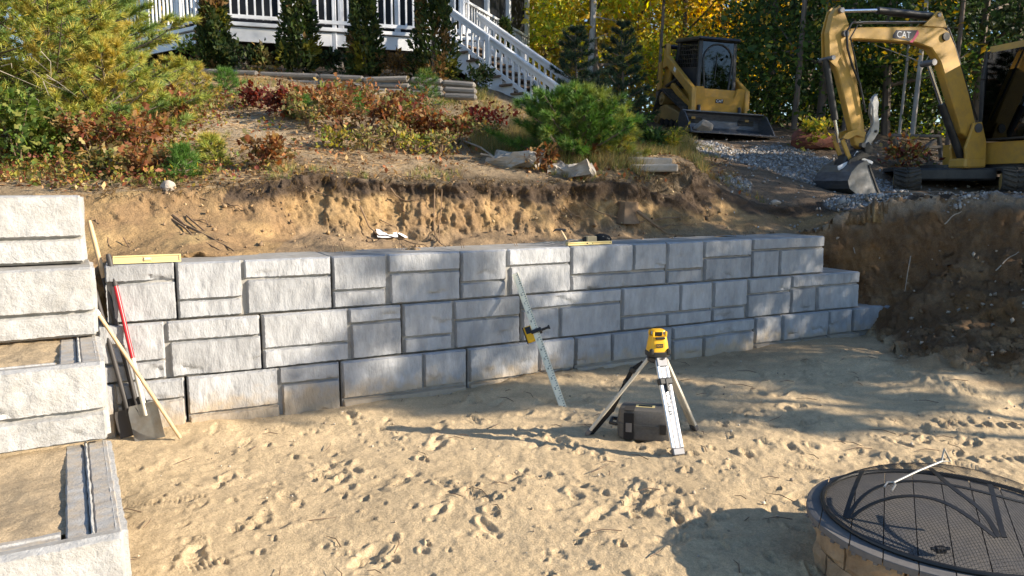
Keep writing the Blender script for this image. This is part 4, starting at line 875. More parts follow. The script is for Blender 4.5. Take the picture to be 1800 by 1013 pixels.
# ------------------------------------------------------------------ deck, porch and stairs
WP = M['white_paint']
kc = at(388, 71, 16.0); zbot = kc[2]; kr = atz(697, 88.5, zbot); dR = kr[:2]-kc[:2]; dR /= np.linalg.norm(dR)
dL = np.array([-2.3, 1.75]); dL /= np.linalg.norm(dL)
FL_Z = zbot+.41
def v3(xy, z): return np.array([xy[0], xy[1], z])
deck = thing('porch_deck', 'raised white porch deck with balustrade on the hillside', 'deck', v3(kc[:2], gz(kc[0], kc[1])))
lenR, lenL = 5.35, 5.2
nR = np.array([dR[1], -dR[0]]); nL = np.array([-dL[1], dL[0]]); nL = nL if nL[1] < 0 else -nL
K0 = kc[:2]
g = G()
for (d, n, L) in ((dR, nR, lenR), (dL, nL, lenL)):
    a = v3(K0+n*.0, 0); R = np.stack([v3(d, 0), v3(-n, 0), (0, 0, 1)], 1)
    c = K0+d*L/2
    G().box(v3(c-n*.02, zbot+.14), (L, .04, .28), R, .004).build('fascia', WP, deck)
    G().box(v3(c+n*.02, zbot+.335), (L+.03, .10, .075), R, .006).build('edge_board', WP, deck)
    G().box(v3(c+n*.015, FL_Z+.075), (L, .05, .075), R, .005).build('bottom_rail', WP, deck)
    G().box(v3(c+n*.015, FL_Z+.94), (L, .12, .045), R, .008).build('top_rail', WP, deck)
poly = [K0, K0+dR*lenR, K0+dR*lenR-nR*3.2, K0+dL*lenL-nL*3.2, K0+dL*lenL]
g = G(); n = 5; V = [v3(p, z) for z in (zbot+.29, FL_Z-.03) for p in poly]; g.add(V, [(i, (i+1) % n, (i+1) % n+n, i+n) for i in range(n)]+[tuple(range(n)), tuple(range(n, 2*n))]); g.build('floor', M['tread_wood'], deck)
g = G(); g.box((0, 0, .41), (.038, .038, .80), None, .004); bme = g.mesh('baluster'); bme.materials.append(WP)
g = G(); g.box((0, 0, .5), (.105, .105, 1.0), None, .008); pme = g.mesh('post'); pme.materials.append(WP)
Di = WM[deck.name].inverted()
for d, n, L, ph in ((dR, nR, lenR, .06), (dL, nL, lenL, .06)):
    a = atan2(d[1], d[0]); k = 0; s = ph
    while s < L-.03:
        p = K0+d*s+n*.015; post = (k % 9 == 0)
        put('post' if post else 'baluster', pme if post else bme, None, deck, Di @ Matrix.Translation(v3(p, FL_Z+.02).tolist()) @ Matrix.Rotation(a, 4, 'Z')); s += .155; k += 1
for px in (588,):
    p = atz(px, 84, zbot)[:2]+nR*.10; G().box(v3(p, zbot+.3), (.085, .07, 2.6+.6), None, .01).build('downpipe', WP, deck)
for s in (.4, 2.4, 4.6):
    p = K0+dR*s-nR*.4; z0 = gz(p[0], p[1])-.2; G().box(v3(p, (z0+zbot)/2), (.14, .14, zbot-z0), None, .01).build('support_post', M['old_wood'], deck)
g = G(); R = np.stack([v3(dR, 0), v3(-nR, 0), (0, 0, 1)], 1); c = K0+dR*2.6-nR*3.0; g.box(v3(c, 3.6), (9, .2, 4.4), R); g.build('foundation', M['void'], deck)  # back wall coloured dark, painting the shaded void under the deck
# screened porch behind the balustrade
zt = FL_Z+2.5
porch = thing('screened_porch', 'screened porch with dark insect screens and white posts behind the deck railing', 'porch', v3(K0+dR*2-nR*1.2, FL_Z))
wa = K0+dL*2.2-nL*1.15; 
def screen_wall(A, B, npan, rail):
    A = np.asarray(A); B = np.asarray(B); L = np.linalg.norm(B-A); d = (B-A)/L; n = np.array([d[1], -d[0]]); R = np.stack([v3(d, 0), v3(-n, 0), (0, 0, 1)], 1)
    G().box(v3((A+B)/2-n*.05, FL_Z+1.25), (L, .01, 2.5), R).build('screen', M['screen_dark'], porch)
    for i in range(npan+1):
        p = A+d*L*i/npan; G().box(v3(p, FL_Z+1.25), (.13, .11, 2.5), R, .008).build('post', WP, porch)
    G().box(v3((A+B)/2, FL_Z+.06), (L-.1, .07, .12), R, .006).build('sill', WP, porch)
    if rail:
        zr = FL_Z+.72
        G().box(v3((A+B)/2+n*.05, zr), (L-.12, .09, .06), R, .008).build('rail', WP, porch)
        m_ = int(L/.155)
        for i in range(1, m_):
            p = A+d*L*i/m_+n*.03; put('baluster', bme, None, porch, WM[porch.name].inverted() @ Matrix.Translation(v3(p, FL_Z+.07).tolist()) @ Matrix.Rotation(atan2(d[1], d[0]), 4, 'Z') @ Matrix.Scale(.78, 4, (0, 0, 1)))
B1 = K0+dR*5.1-nR*1.15
screen_wall(K0+dL*.55-nR*1.0+dR*.3, B1, 4, False)
screen_wall(wa+dL*1.5, K0+dL*.5-nR*.95+dR*.3, 2, False)
pc = at(812, 16, 17.6)[:2]; pe = at(926, 76, 21.9)[:2]
FLs = FL_Z
screen_wall(pc, pe, 3, True)
screen_wall(B1, pc, 1, False)
g = G(); rp = [K0+dL*3.7-nL*.6, K0+dL*.2-nR*.3, pc+np.array([.35, -.2]), pe+np.array([.5, .4]), pe+np.array([-7, 3]), K0+dL*3.7-nL*3.4+np.array([0, 3])]; n = len(rp); V = [v3(p, z) for z in (zt, zt+.22) for p in rp]
g.add(V, [(i, (i+1) % n, (i+1) % n+n, i+n) for i in range(n)]+[tuple(range(n)), tuple(range(n, 2*n))]); g.build('unseen_roof', WP, porch)  # slab out of view, added to shade the porch and darken its inside
g = G(); fp2 = [K0+dR*5.2-nR*.1, pc+np.array([.1, -.1]), pe+np.array([.1, .05]), pe+np.array([-5, 2]), B1+np.array([-2, 1])]; n = 5; V = [v3(p, z) for z in (zbot+.0, FL_Z-.035) for p in fp2]
g.add(V, [(i, (i+1) % n, (i+1) % n+n, i+n) for i in range(n)]+[tuple(range(n)), tuple(range(n, 2*n))]); g.build('floor', WP, porch)
# stairs
S0, S1 = at(786, 11, 16.9), at(985, 154, 15.2)
st_ = thing('porch_staircase', 'white porch staircase with brown treads descending to the yard', 'staircase', v3(S1[:2], gz(S1[0], S1[1])))
dd = (S1-S0)[:2]; Lh = np.linalg.norm(dd); dd /= Lh; pn = np.array([-dd[1], dd[0]]); pn = pn if pn[1] > 0 else -pn
slope = (S1[2]-S0[2])/Lh; RH = .80; NSTEP = 10; run = Lh/NSTEP; rise = -slope*run; Wst = 1.15
R = np.stack([v3(dd, 0), v3(pn, 0), (0, 0, 1)], 1)
def SP(s, off, dz): return v3(S0[:2]+dd*s+pn*off, S0[2]+slope*s+dz)
for off in (.02, Wst-.02):
    prof = [(0, -RH-.30)]; 
    V = []; top = []; 
    for i in range(NSTEP):
        z = -RH+slope*(i*run)-.03; top += [(i*run, z), ((i+1)*run, z)]
    bot = [(NSTEP*run, -RH+slope*NSTEP*run-.02), (NSTEP*run, -RH+slope*NSTEP*run-.34), (0, -RH-.34)]
    pl = top+bot; n = len(pl); V = [v3(S0[:2]+dd*a+pn*(off+w_), S0[2]+b) for w_ in (-.02, .02) for a, b in pl]
    g = G(); g.add(V, [(i, (i+1) % n, (i+1) % n+n, i+n) for i in range(n)]+[tuple(range(n)), tuple(range(n, 2*n))]); g.build('stringer', WP, st_)
for i in range(NSTEP):
    c = v3(S0[:2]+dd*(i+.5)*run+pn*(Wst/2-.03), S0[2]-RH+slope*i*run-.005); G().box(c, (run+.035, Wst+.06, .042), R, .006).build('tread', M['tread_wood'], st_)
for off in (.0, Wst-.0):
    for nm, dz, wx, wz in (('handrail', 0, .14, .045), ('lower_rail', -.09, .045, .085), ('bottom_rail', -RH+.20, .045, .085)):
        g = G(); a, b = SP(-.1, off, dz), SP(Lh+(.18 if nm == 'handrail' else 0), off, dz); g.bar(a, b, wx, wz, .006); g.build(nm, WP, st_)
    m_ = int(Lh/.145)
    for i in range(m_):
        s = (i+.5)*Lh/m_
        if abs(s-Lh*.40) < .08: continue
        a = SP(s, off, -.05-RH+.20); G().box(v3(a[:2], a[2]+.25), (.04, .04, .56), R, .003).build('baluster', WP, st_)
    for s in (0.0, Lh*.40, Lh*.985):
        a = SP(s, off-.06 if off == 0 else off+.06, 0); G().box(v3(a[:2], a[2]-.56), (.10, .10, 1.14), R, .006).build('newel_post', WP, st_)

# ------------------------------------------------------------------ landscape timbers
tw = thing('timber_edging', 'low weathered landscape timber edging in front of the deck shrubs', 'timber edging', hit(600, 150))
line = [at(352, 125, 14.7), at(560, 133, 14.4), at(720, 139, 14.1), at(835, 146, 13.9)]
for crs in range(3):
    for i, (a, b) in enumerate(zip(line[:-1], line[1:])):
        if crs > 1 and i < 1: continue
        if crs == 3 and i < 2: continue
        nseg = 2; 
        for j in range(nseg):
            p = a+(b-a)*(j/nseg+.004); q_ = a+(b-a)*((j+1)/nseg-.004); off = np.array([.02*crs+rng.normal()*.01, -.05*crs+rng.normal()*.02, -.118*crs-.03+rng.normal()*.008])
            G().bar(p+off+(0, 0, rng.normal()*.012), q_+off+(0, 0, rng.normal()*.012), .13, .108, .035).build('timber', M['old_wood'], tw)
tw2 = thing('timber_steps', 'weathered timber steps climbing beside the young pine', 'garden steps', hit(1070, 215))
for i, (px, py) in enumerate([(1062, 178), (1058, 193), (1064, 209), (1075, 224)]):
    p = hit(px, py); G().bar(p+(-.32, .02, .03), p+(.32, -.03, .03), .13, .14, .02).build('timber', M['old_wood'], tw2)

# ------------------------------------------------------------------ rocks, broken concrete, stump
def rock_mesh(name, s, seed, n=3, rough=.28, flat=.0):
    bm = bmesh.new(); bmesh.ops.create_icosphere(bm, subdivisions=n, radius=1); V = np.array([v.co[:] for v in bm.verts]); r = np.random.default_rng(seed)
    for k in range(16):
        d = r.normal(size=3); d /= np.linalg.norm(d); c = r.uniform(.45, .85); m = V @ d-c; V -= np.maximum(m, 0)[:, None]*d*.97
    V *= 1+rough*fbm(V[:, 0]*1.5+seed, V[:, 1]*1.5, V[:, 2]*1.5, 3, seed % 50)[:, None]; V *= np.asarray(s)/2*1.15
    for v, c in zip(bm.verts, V): v.co = c
    me = bpy.data.meshes.new(name); bm.to_mesh(me); bm.free(); me.polygons.foreach_set('use_smooth', [True]*len(me.polygons)); me.set_sharp_from_angle(angle=radians(30)); return me
def rock(name, lb, cat, p, s, seed, m, rz=0, grp=None, sink=.25, rx=0):
    o = put(name, rock_mesh(name, s, seed), M[m], None, Matrix.Translation((p[0], p[1], p[2]+s[2]*(.5-sink))) @ Matrix.Rotation(rz, 4, 'Z') @ Matrix.Rotation(rx, 4, 'X')); return tag(o, lb, cat, grp)
def slab_mesh(name, s, seed, crumple=.10):
    bm = bmesh.new(); bmesh.ops.create_cube(bm, size=1); bmesh.ops.subdivide_edges(bm, edges=bm.edges, cuts=7, use_grid_fill=True); V = np.array([v.co[:] for v in bm.verts])*np.asarray(s)
    k = min(s); D3 = np.stack([fbm(V[:, 0]*6+seed, V[:, 1]*6, V[:, 2]*6, 3, seed+i) for i in range(3)], 1); V += D3*np.array([.12, .12, crumple])*1.2; V[:, 2] += .06*np.maximum(noise(V[:, 0]*5+seed, V[:, 1]*5, seed=seed), 0)
    for v, c in zip(bm.verts, V): v.co = c
    me = bpy.data.meshes.new(name); bm.to_mesh(me); bm.free(); return me
def slab(lb, p, s, seed, rz, tilt=0):
    return tag(put('concrete_chunk', slab_mesh('concrete_chunk', s, seed), M['old_conc'], None, Matrix.Translation((p[0], p[1], p[2]+s[2]*.35)) @ Matrix.Rotation(rz, 4, 'Z') @ Matrix.Rotation(tilt, 4, 'X')), lb, 'concrete')
p = hit(908, 293); slab('long broken concrete slab lying on the slope behind an oak seedling', p, (.62, .26, .17), 11, -.25, .2)
p = hit(1003, 308); slab('pale crumpled slab of broken concrete near the bank edge', p, (.52, .36, .15), 12, -.3, .15)
p = hit(960, 292); slab('small tan concrete lump between the two larger slabs', p, (.24, .18, .12), 13, .4)
p = hit(296, 332); rock('field_stone', 'white fist sized stone on the bank edge above the leaning tools', 'stone', p, (.16, .13, .12), 15, 'rock', .4)
p = hit(1362, 360); rock('field_stone', 'tan rounded stone on the bare dirt below the gravel', 'stone', p, (.18, .14, .10), 16, 'rock', .4)
p = hit(1440, 262); rock('rusty_stump', 'reddish rotten stump at the edge of the gravel track', 'stump', p, (.95, .6, .55), 18, 'rust', .2)
for i, (px, py, sx, lb) in enumerate([(1148, 300, .62, 'flat grey concrete paver, lowest step near the bank edge'), (1140, 288, .58, 'grey concrete paver stacked on the lowest step'), (1098, 276, .5, 'mossy grey paver half hidden beside the young pine')]):
    p = hit(px, py); o = thing('concrete_paver', lb, 'paver', p, -.1+.1*i); G().box((0, 0, .03), (sx, .28, .10), rotm(.05, .03*i, 0), .018).build('slab', M['old_conc'], o, False, False)
p = hit(1102, 388); o = thing('tree_stump', 'grey cut tree stump sticking out of the dirt bank with roots', 'stump', p+np.array([0, .1, 0]))
g = G(); c = p+np.array([0, .1, -.05]); aa = np.linspace(0, 2*pi, 15)[:-1]; V = []
for z, r in ((0, .24), (.10, .16), (.19, .13), (.26, .125)):
    V += [(c[0]+r*(1+.22*sin(3*a+z*5)+.1*sin(7*a))*cos(a), c[1]+r*(1+.22*sin(3*a+z*5))*sin(a), c[2]+z) for a in aa]
n = 14; g.add(V, [(i*n+j, i*n+(j+1) % n, (i+1)*n+(j+1) % n, (i+1)*n+j) for i in range(3) for j in range(n)]+[tuple(range(3*n, 4*n))]); g.build('trunk', M['root'], o, True)
for k in range(2):
    a = -.1-k*.5; q0 = c+np.array([.15*cos(a), .15*sin(a), .15]); g = G(); L_ = rng.uniform(.5, 1.1); pts = []
    for s in np.linspace(0, 1, 7):
        x = q0[0]+cos(a+.4*s)*L_*s; y = q0[1]+sin(a+.4*s)*L_*s; pts.append((x, y, max(gz(x, y)+.02, q0[2]-s*.4)))
    g.tube(pts, np.linspace(.02, .005, 7), 7); g.build('root', M['root'], o, True)

# bare roots hanging out of the bank
def root(p0, p1, r, seed, sag=.1):
    rr = np.random.default_rng(seed); n = 11; t = np.linspace(0, 1, n)[:, None]; P = np.asarray(p0)+(np.asarray(p1)-np.asarray(p0))*t
    P += np.c_[.05*fbm(t[:, 0]*4+seed, t[:, 0]*0, 0., 3, 3), .03*fbm(t[:, 0]*4+seed, t[:, 0]*0+5, 0., 3, 4), .05*fbm(t[:, 0]*4+seed, t[:, 0]*0+9, 0., 3, 5)-sag*np.sin(t[:, 0]*pi)*.3]
    z = base(P[:, 0], P[:, 1]); P[:, 2] = np.clip(P[:, 2], z-.005, z+.05); g = G(); g.tube(P, np.linspace(r, r*.35, n), 6); g.build('root', M['root'], REG['cut_bank'], True)
for i, (a, b, r) in enumerate([((305, 378), (420, 446), .016), ((300, 382), (400, 448), .012), ((330, 388), (440, 448), .010), ((300, 370), (370, 395), .012), ((345, 345), (420, 370), .008), ((395, 352), (430, 365), .008), ((610, 350), (700, 405), .013), ((640, 372), (760, 440), .009), ((690, 340), (760, 355), .010), ((760, 330), (790, 445), .007), ((775, 330), (770, 440), .006), ((940, 362), (985, 395), .008), ((970, 362), (1010, 390), .010), ((990, 365), (1040, 390), .008), ((880, 330), (890, 385), .007), ((1030, 360), (1120, 395), .008), ((1120, 392), (1240, 380), .013), ((1135, 396), (1230, 395), .008), ((545, 330), (600, 345), .009), ((430, 330), (475, 352), .008), ((170, 400), (205, 440), .008), ((215, 425), (260, 440), .007), ((157, 380), (175, 395), .009)]):
    pa, pb = hit(*a), hit(*b); root(pa+(0, -.02, .0), pb+(0, -.01, -.005), r, i*13+1)
for i, (a, b, r) in enumerate([((1530, 395), (1570, 350), .012), ((1575, 345), (1650, 352), .012), ((1690, 355), (1720, 340), .009), ((1500, 440), (1520, 510), .006), ((1660, 400), (1690, 380), .008), ((1600, 460), (1590, 520), .007), ((1750, 480), (1790, 450), .008), ((1630, 340), (1700, 355), .010)]):
    pa, pb = hit(*a), hit(*b); n = 9; t = np.linspace(0, 1, n)[:, None]; P = pa+(pb-pa)*t; P[:, 2] += .06*np.sin(t[:, 0]*pi); z = base(P[:, 0], P[:, 1]); P[:, 2] = np.maximum(P[:, 2], z+.03)
    g = G(); g.tube(P, np.linspace(r, r*.5, n), 6); g.build('root', M['dead_twig'], REG['excavated_slope'], True)

# ------------------------------------------------------------------ compact track loader
fwd = np.array([.20, -.98]); th = atan2(-fwd[0], fwd[1])
cp = hit(1245, 240, 13, 22); cp = np.array([4.06, 17.0, 0]); cp[2] = gz(cp[0], cp[1])+.02
ld = thing('track_loader', 'yellow compact track loader with dark cab parked by the trees, bucket lowered', 'track loader', cp, 0, None, Matrix.Rotation(th, 3, 'Z') @ Matrix.Rotation(radians(-7.5), 3, 'X') @ Matrix.Rotation(radians(-2.5), 3, 'Y'), .90)
YL, BK, RB = M['cat_yellow'], M['black_metal'], M['rubber']
def B(nm, m, fn, smooth=False, parent=None):
    g = G(); fn(g); return g.build(nm, m, ld if parent is None else parent, smooth, False)
def hull_track(wheels, off):                      # belt loop round three wheels (y,z,r), counter clockwise order
    P = []
    n = len(wheels)
    for i in range(n):
        y0, z0, r0 = wheels[i-1]; y1, z1, r1 = wheels[i]; y2, z2, r2 = wheels[(i+1) % n]
        a0 = atan2(z1-z0, y1-y0)-pi/2; a1 = atan2(z2-z1, y2-y1)-pi/2
        while a1 < a0: a1 += 2*pi
        for k in range(9): a = a0+(a1-a0)*k/8; P.append((y1+(r1+off)*cos(a), z1+(r1+off)*sin(a)))
    return P
WH = [(-.80, .24, .20), (.78, .24, .20), (.70, .30, .20), (-.62, .68, .18)]
WH = [(-.80, .24, .20), (.80, .24, .20), (-.58, .70, .17)]
for s in (-1, 1):
    x0, x1 = s*.64-.20, s*.64+.20
    inn, out = hull_track(WH, .0), hull_track(WH, .045); n = len(inn)
    g = G(); V = [(x, p[0], p[1]) for x in (x0, x1) for L_ in (out, inn) for p in L_]
    F = []
    for i in range(n):
        j = (i+1) % n; F += [(i, j, 2*n+j, 2*n+i), (n+i, 3*n+i, 3*n+j, n+j), (i, n+i, n+j, j), (2*n+i, 2*n+j, 3*n+j, 3*n+i)]
    g.add(V, F)
    # lugs
    Pp = np.array(out+[out[0]]); sl_ = np.r_[0, np.cumsum(np.hypot(*np.diff(Pp, axis=0).T))]
    for q_ in np.arange(0, sl_[-1], .085):
        y = np.interp(q_, sl_, Pp[:, 0]); z = np.interp(q_, sl_, Pp[:, 1]); y2 = np.interp((q_+.02) % sl_[-1], sl_, Pp[:, 0]); z2 = np.interp((q_+.02) % sl_[-1], sl_, Pp[:, 1])
        g.box((s*.64, y, z), (.39, .035, .045), rotm(atan2(z2-z, y2-y), 0, 0), .006)
    tk = g.build('track', RB, ld, False, False)
    for (y, z, r) in WH: B('wheel', M['mud_yellow'], lambda g: (g.cyl((x0+.03, y, z), (x1-.03, y, z), r-.012, 18), g.cyl((x0-.01, y, z), (x1+.01, y, z), r*.45, 12)), True, tk)
    for y in (-.45, -.15, .15, .45): B('roller', BK, lambda g: g.cyl((x0+.04, y, .14), (x1-.04, y, .14), .10, 14), True, tk)
    B('undercarriage', M['mud_yellow'], lambda g: g.prism([(-.75, .20), (.72, .20), (.55, .40), (-.40, .56), (-.70, .50)], x0+.06, x1-.05, None, None, .02))
    # lift arm
    arm = [(-1.02, 2.0), (-.86, 2.0), (-.78, 1.72), (.62, 1.10), (.90, .98), (1.00, .52), (1.06, .30), (.90, .28), (.82, .50), (.76, .82), (.52, .92), (-.72, 1.46), (-.98, 1.40)]
    B('lift_arm', YL, lambda g: g.prism(arm, s*.66-.055, s*.66+.055, None, None, .012))
    B('arm_link', YL, lambda g: g.prism([(-1.22, 1.55), (-1.05, 1.58), (-.98, .92), (-1.16, .86)], s*.70-.03, s*.70+.03, None, None, .006))
    B('lower_arm', YL, lambda g: g.prism([(-.55, .98), (-.50, 1.12), (.70, .62), (.70, .44)], s*.60-.03, s*.60+.03, None, None, .006))
    B('lift_cylinder', BK, lambda g: (g.cyl((s*.60, -.85, 1.0), (s*.60, -.1, 1.2), .045, 12)), True)
    B('lift_rod', M['chrome'], lambda g: g.cyl((s*.60, -.1, 1.2), (s*.60, .35, 1.10), .025, 10), True)
    B('tilt_cylinder', BK, lambda g: g.cyl((s*.50, .90, .60), (s*.50, 1.02, .36), .04, 12), True)
    B('tower', YL, lambda g: g.prism([(-1.15, .75), (-.80, .75), (-.75, 1.35), (-.98, 1.75), (-1.12, 1.6)], s*.56-.025, s*.56+.025, None, None, .006))
    B('work_light', M['white_ink'], lambda g: g.lathe([(.01, 0), (.045, .002), (.05, .03), (.03, .05)], 12, rotm(-pi/2, 0, 0), (s*.38, .30, 1.95)), True)
    B('hazard_decal', M['white_ink'], lambda g: g.box((s*.717, -.2, 1.38), (.004, .14, .09), rotm(-.42, 0, 0)))
B('cross_tube', M['decal'], lambda g: g.cyl((-.72, -.95, 1.93), (.72, -.95, 1.93), .05, 14), True)
B('chassis', YL, lambda g: g.prism([(-.95, .42), (.80, .42), (.84, .62), (.80, .98), (-.95, 1.0)], -.43, .43, None, None, .02))
def fplate(g):
    pl = [(-.60, .40), (.60, .40), (.60, 1.02), (.42, 1.02), (.36, .80), (-.36, .80), (-.42, 1.02), (-.60, 1.02)]; n = 8
    V = [(a, y, b) for y in (.80, .88) for a, b in pl]; g.add(V, [(i, (i+1) % n, (i+1) % n+n, i+n) for i in range(n)]+[tuple(range(n)), tuple(range(n, 2*n))])
B('front_plate', YL, fplate)
B('engine_hood', YL, lambda g: g.prism([(-1.30, .55), (-.90, .50), (-.85, 1.40), (-1.05, 1.42), (-1.30, 1.20)], -.50, .50, None, None, .03))
B('cab_floor', BK, lambda g: g.box((0, -.15, 1.0), (.94, 1.45, .08), None, .01))
for s in (-1, 1):
    B('cab_pillar', BK, lambda g: g.bar((s*.44, .62, .86), (s*.42, .42, 2.04), .09, .08, .012))
    B('cab_pillar', BK, lambda g: g.bar((s*.45, -.80, 1.0), (s*.43, -.72, 2.04), .08, .10, .012))
    B('side_panel', M['seat_cloth'], lambda g: g.box((s*.445, -.12, 1.22), (.02, 1.30, .42)))
    def mesh_(g):
        for i in range(12): g.bar((s*.452, -.70+i*.10, 1.42), (s*.452, -.72+i*.10, 2.0), .014, .014)
        for i in range(6): g.bar((s*.452, -.74, 1.44+i*.10), (s*.452, .50, 1.44+i*.10), .014, .014)
    B('side_screen', BK, mesh_)['kind'] = 'stuff'
B('cab_roof', BK, lambda g: g.prism([(-.86, 2.02), (.50, 2.04), (.56, 2.08), (.50, 2.13), (-.80, 2.13)], -.52, .52, None, None, .025))
B('rear_window', M['glass'], lambda g: g.box((0, -.78, 1.6), (.80, .01, .80)))
B('front_door', M['glass'], lambda g: g.box((0, .55, 1.42), (.80, .012, 1.22), rotm(.165, 0, 0)))
def dframe(g):
    pts = []
    for a in np.linspace(0, pi, 13): pts.append((.36*cos(a), 0, 1.62+.36*sin(a)))
    pts = [(.22, 0, .82), (.30, 0, .98)]+pts+[(-.30, 0, .98), (-.22, 0, .82)]; P = [(x, .56-(z-1.46)*.165, z) for x, _, z in pts]; g.tube(P, .020, 8); g.bar((-.22, .668, .82), (.22, .668, .82), .03, .04, .01)
B('door_frame', BK, dframe, True)
B('wiper', BK, lambda g: g.bar((.05, .60, 1.2), (.02, .52, 1.75), .015, .012))
B('seat', M['seat_cloth'], lambda g: (g.box((0, -.15, 1.2), (.48, .48, .14), None, .04), g.box((0, -.42, 1.52), (.46, .13, .55), rotm(-.1, 0, 0), .05)))
for s in (-1, 1): B('joystick', BK, lambda g: (g.cyl((s*.32, .15, 1.1), (s*.30, .17, 1.42), .022, 8), g.box((s*.33, -.1, 1.25), (.09, .4, .16), None, .02)), True)
B('lock_brace', M['red_lock'], lambda g: g.box((-.60, -.35, 1.62), (.05, .24, .07), rotm(.5, 0, 0), .01))
# bucket
bk_prof = [(1.02, .60), (1.06, .62), (1.30, .66)]
def bucket(g):
    outer = [(1.12, .47), (1.03, .43), (1.00, .28), (1.04, .10), (1.14, .04), (1.78, .03)]; inner = [(1.80, .05), (1.16, .065), (1.07, .12), (1.03, .28), (1.06, .415), (1.14, .45)]
    g.prism(outer+inner, -1.0, 1.0)
bo = B('bucket', M['bucket_steel'], bucket)
for s in (-1, 1): B('side_plate', M['bucket_steel'], lambda g: g.prism([(1.10, .465), (1.02, .28), (1.08, .08), (1.80, .035), (1.70, .14), (1.30, .45)], s*.99-.012, s*.99+.012), False, bo)
B('cutting_edge', M['grey_metal'], lambda g: g.box((0, 1.81, .045), (2.02, .16, .022), rotm(-.02, 0, 0), .003), False, bo)
for i in range(8): B('bolt', M['grey_metal'], lambda g: g.cyl((-.85+i*.243, 1.80, .055), (-.85+i*.243, 1.80, .075), .02, 8), True, bo)
B('top_lip', M['bucket_steel'], lambda g: g.box((0, 1.12, .468), (2.0, .12, .03), rotm(.2, 0, 0), .004), False, bo)
B('coupler', BK, lambda g: g.box((0, .98, .30), (1.1, .10, .30), None, .02))
text('lettering', 'CAT', .085, M['white_ink'], ld, Matrix.Translation((0, .893, .72)) @ Matrix.Rotation(pi, 4, 'Z') @ Matrix.Rotation(pi/2, 4, 'X'))
B('badge', M['decal'], lambda g: g.box((0, .884, .72), (.19, .010, .085)))
rp = WM[ld.name] @ Vector((.58, 1.40, .12)); rock('boulder', 'tan boulder resting inside the loader bucket', 'boulder', np.array(rp), (.52, .34, .26), 31, 'rock', .3, None, .40)

# ------------------------------------------------------------------ mini excavator
P0 = np.array([6.9, 12.6]); fw = np.array([-.96, -.28]); fw /= np.linalg.norm(fw); pad = 1.765
ex = thing('mini_excavator', 'yellow mini excavator on the dirt ledge with its bucket curled on the ground', 'excavator', (P0[0], P0[1], 0), 0, None, Matrix(((fw[1], fw[0], 0), (-fw[0], fw[1], 0), (0, 0, 1))))
# local: x = sideways, y = forward along the arm, z = world height
YE = M['exc_yellow']; SX0 = -1 if (Matrix(WM[ex.name]).to_3x3() @ Vector((-1, 0, 0))).y < 0 else 1
def E(nm, m, fn, smooth=False, parent=None):
    g = G(); fn(g); return g.build(nm, m, ex if parent is None else parent, smooth, False)
boom = [(-.70, 2.78), (-.60, 2.98), (-.44, 3.38), (-.10, 4.10), (.04, 4.30), (.18, 4.37), (.42, 4.36), (1.70, 4.28), (1.98, 4.23), (2.05, 4.15), (1.96, 4.08), (1.72, 4.10), (.66, 4.10), (.36, 4.03), (.17, 3.83), (-.28, 2.92), (-.36, 2.74), (-.50, 2.66)]
bm_ = E('boom', YE, lambda g: g.prism(boom, -.082, .082, None, None, .018))
E('boom_lug', YE, lambda g: (g.prism([(.10, 4.36), (.22, 4.58), (.30, 4.60), (.36, 4.54), (.56, 4.36)], -.09, -.06), g.prism([(.10, 4.36), (.22, 4.58), (.30, 4.60), (.36, 4.54), (.56, 4.36)], .06, .09)), False, bm_)
def pin(p, r, w_=.13, par=None, m=None): return E('pin', m or M['grey_metal'], lambda g: (g.cyl((-w_, p[0], p[1]), (w_, p[0], p[1]), r, 14)), True, par)
pin((.12, 4.22), .065, .115, bm_, M['black_metal']); pin((.28, 4.54), .035, .11, bm_); pin((.33, 3.82), .05, .125, bm_)
stick = [(2.04, 4.52), (2.13, 4.55), (2.20, 4.46), (2.26, 4.18), (2.22, 3.80), (2.14, 3.72), (2.06, 3.60), (1.80, 2.90), (1.66, 2.52), (1.56, 2.47), (1.47, 2.55), (1.54, 2.90), (1.68, 3.40), (1.80, 3.92), (1.88, 4.16)]
sk_ = E('stick', YE, lambda g: g.prism(stick, -.062, .062, None, None, .014))
E('stick_plate', YE, lambda g: [g.prism([(2.05, 4.50), (2.12, 4.57), (2.20, 4.50), (2.28, 4.18), (2.24, 3.76), (2.14, 3.68), (1.92, 4.10), (1.94, 4.30)], x, x+.02) for x in (-.095, .075)], False, sk_)
pin((2.11, 4.49), .04, .15, sk_); pin((2.02, 4.16), .05, .15, sk_); pin((2.22, 3.80), .035, .15, sk_); pin((1.57, 2.52), .04, .13, sk_)
E('arm_cylinder', M['black_metal'], lambda g: g.cyl((0, .34, 4.54), (0, 1.36, 4.56), .055, 14), True)
E('arm_rod', M['chrome'], lambda g: g.cyl((0, 1.36, 4.56), (0, 2.11, 4.50), .028, 12), True)
E('cylinder_sleeve', M['grey_metal'], lambda g: g.cyl((.075, .40, 4.50), (.075, 1.10, 4.53), .018, 8), True)
E('boom_cylinder', M['black_metal'], lambda g: g.cyl((0, -.50, 2.28), (0, .02, 3.20), .06, 14), True)
E('boom_rod', M['chrome'], lambda g: g.cyl((0, .02, 3.20), (0, .33, 3.80), .033, 12), True)
E('bucket_cylinder', M['black_metal'], lambda g: g.cyl((0, 2.25, 3.80), (0, 2.02, 2.90), .05, 14), True)
E('bucket_rod', M['chrome'], lambda g: g.cyl((0, 2.02, 2.90), (0, 1.93, 2.56), .026, 12), True)
lk = E('linkage', YE, lambda g: [g.prism([(1.97, 2.62), (1.90, 2.70), (1.72, 2.76), (1.55, 2.72), (1.57, 2.64), (1.72, 2.67), (1.88, 2.60)], x, x+.03) for x in (-.14, .11)])
